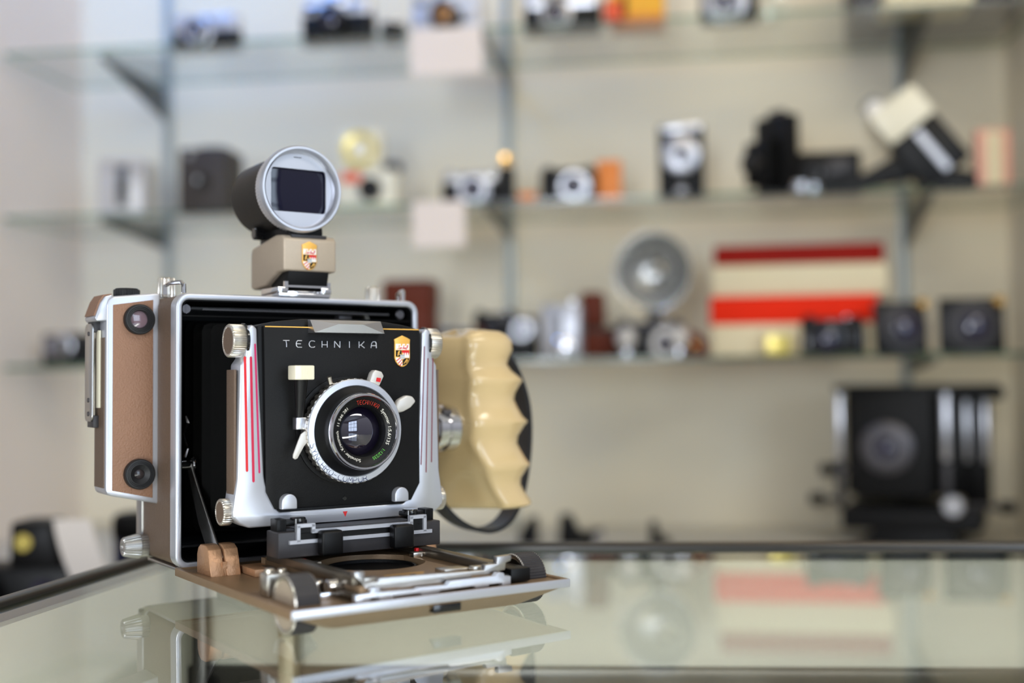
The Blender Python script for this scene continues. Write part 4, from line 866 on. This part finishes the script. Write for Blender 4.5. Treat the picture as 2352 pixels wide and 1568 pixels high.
o = MB(); o.loft(rows); build(o, 'sheet', 'paper', r)
r = shop('camera_bag', 'blue black pouch right of the curled paper, behind the counter at left', 'bag', -.43, -.60, zb+.0006); build(MB(gF).box(-.03, .045, 0, .125, -.02, .02, .014), 'pouch', 'blueblk', r); build(MB(gF).box(-.029, .044, .09, .13, -.022, .024, .011), 'flap', 'black', r)

# ================================================================== light
# front of the shop, behind the photographer: unseen bars added before the window and door lights to break up reflections
def frame(name, loc, target, W, H, nx, ny):
    mb = MB(gF)
    for i in range(nx+1): u = -W/2+W*i/nx; mb.box(u-.02, u+.02, -H/2-.02, H/2+.02, -.02, .02)
    for j in range(ny+1): v = -H/2+H*j/ny; mb.box(-W/2, W/2, v-.02, v+.02, -.019, .019)
    o = build(mb, name, 'railm'); o['kind'] = 'structure'; o.location = loc
    o.rotation_euler = (0, 0, atan2((Vector(target)-Vector(loc)).y, (Vector(target)-Vector(loc)).x)+pi/2)
frame('added_window_bars', (2.13, -1.9, .75), (0, .9, .75), 1.6, 1.6, 3, 3)
frame('added_door_bars', (-.98, -2.5, .45), (-.1, 1.0, .45), .7, 1.5, 1, 2)
w = bpy.data.worlds.new('shop_ambience'); SC.world = w; w.use_nodes = True
bg = w.node_tree.nodes['Background']; bg.inputs['Color'].default_value = (.88, .90, .96, 1); bg.inputs['Strength'].default_value = .42
nt = w.node_tree; tcw = nt.nodes.new('ShaderNodeTexCoord'); sep = nt.nodes.new('ShaderNodeSeparateXYZ'); mr = nt.nodes.new('ShaderNodeMapRange')
mr.inputs['From Min'].default_value = -.5; mr.inputs['From Max'].default_value = .7; mr.inputs['To Min'].default_value = .16; mr.inputs['To Max'].default_value = .72
nt.links.new(tcw.outputs['Generated'], sep.inputs[0]); nt.links.new(sep.outputs['Z'], mr.inputs['Value']); nt.links.new(mr.outputs['Result'], bg.inputs['Strength'])
def area(name, loc, target, sx, sy, power, col, spread=180):
    l = bpy.data.lights.new(name, 'AREA'); l.shape = 'RECTANGLE'; l.size = sx; l.size_y = sy; l.energy = power; l.color = col; l.spread = radians(spread)
    o = bpy.data.objects.new(name, l); COL.objects.link(o); o.location = loc
    d = Vector(target)-Vector(loc); o.rotation_euler = d.to_track_quat('-Z', 'Y').to_euler(); return o
area('shop_window_light', (2.2, -2.0, .75), (0, .9, .1), 1.5, 1.5, 36, (.66, .81, 1.0))
area('door_light', (-1.0, -2.6, .45), (-.1, 1.0, .3), .6, 1.4, 62, (.86, .92, 1.0))
area('ceiling_lamp', (1.3, -.2, 1.72), (.2, 1.9, -.2), 1.6, .4, 25, (1.0, .95, .86))
area('shelf_lamp', sp(.55, -1.1, 1.7), sp(.4, .3, .1), .9, .12, 5, (1.0, .80, .5))
area('high_window_light', sp(-.85, -.5, 1.65), sp(-.75, .33, .95), .5, .4, 5.6, (.07, .33, 1.0), 110)
area('case_fill_light', tuple(K+E1*.46+E2*.62+Vector((0, 0, -.03))), tuple(K+E1*.46+Vector((0, 0, -.04))), .85, .03, 2.3, (1.0, .97, .93))  # added fill that brightens the case interior; no lamp is visible there
SC.view_settings.view_transform = 'Standard'; SC.view_settings.look = 'None'; SC.view_settings.gamma = 1; SC.view_settings.use_curve_mapping = False
SC.view_settings.exposure = 0.0
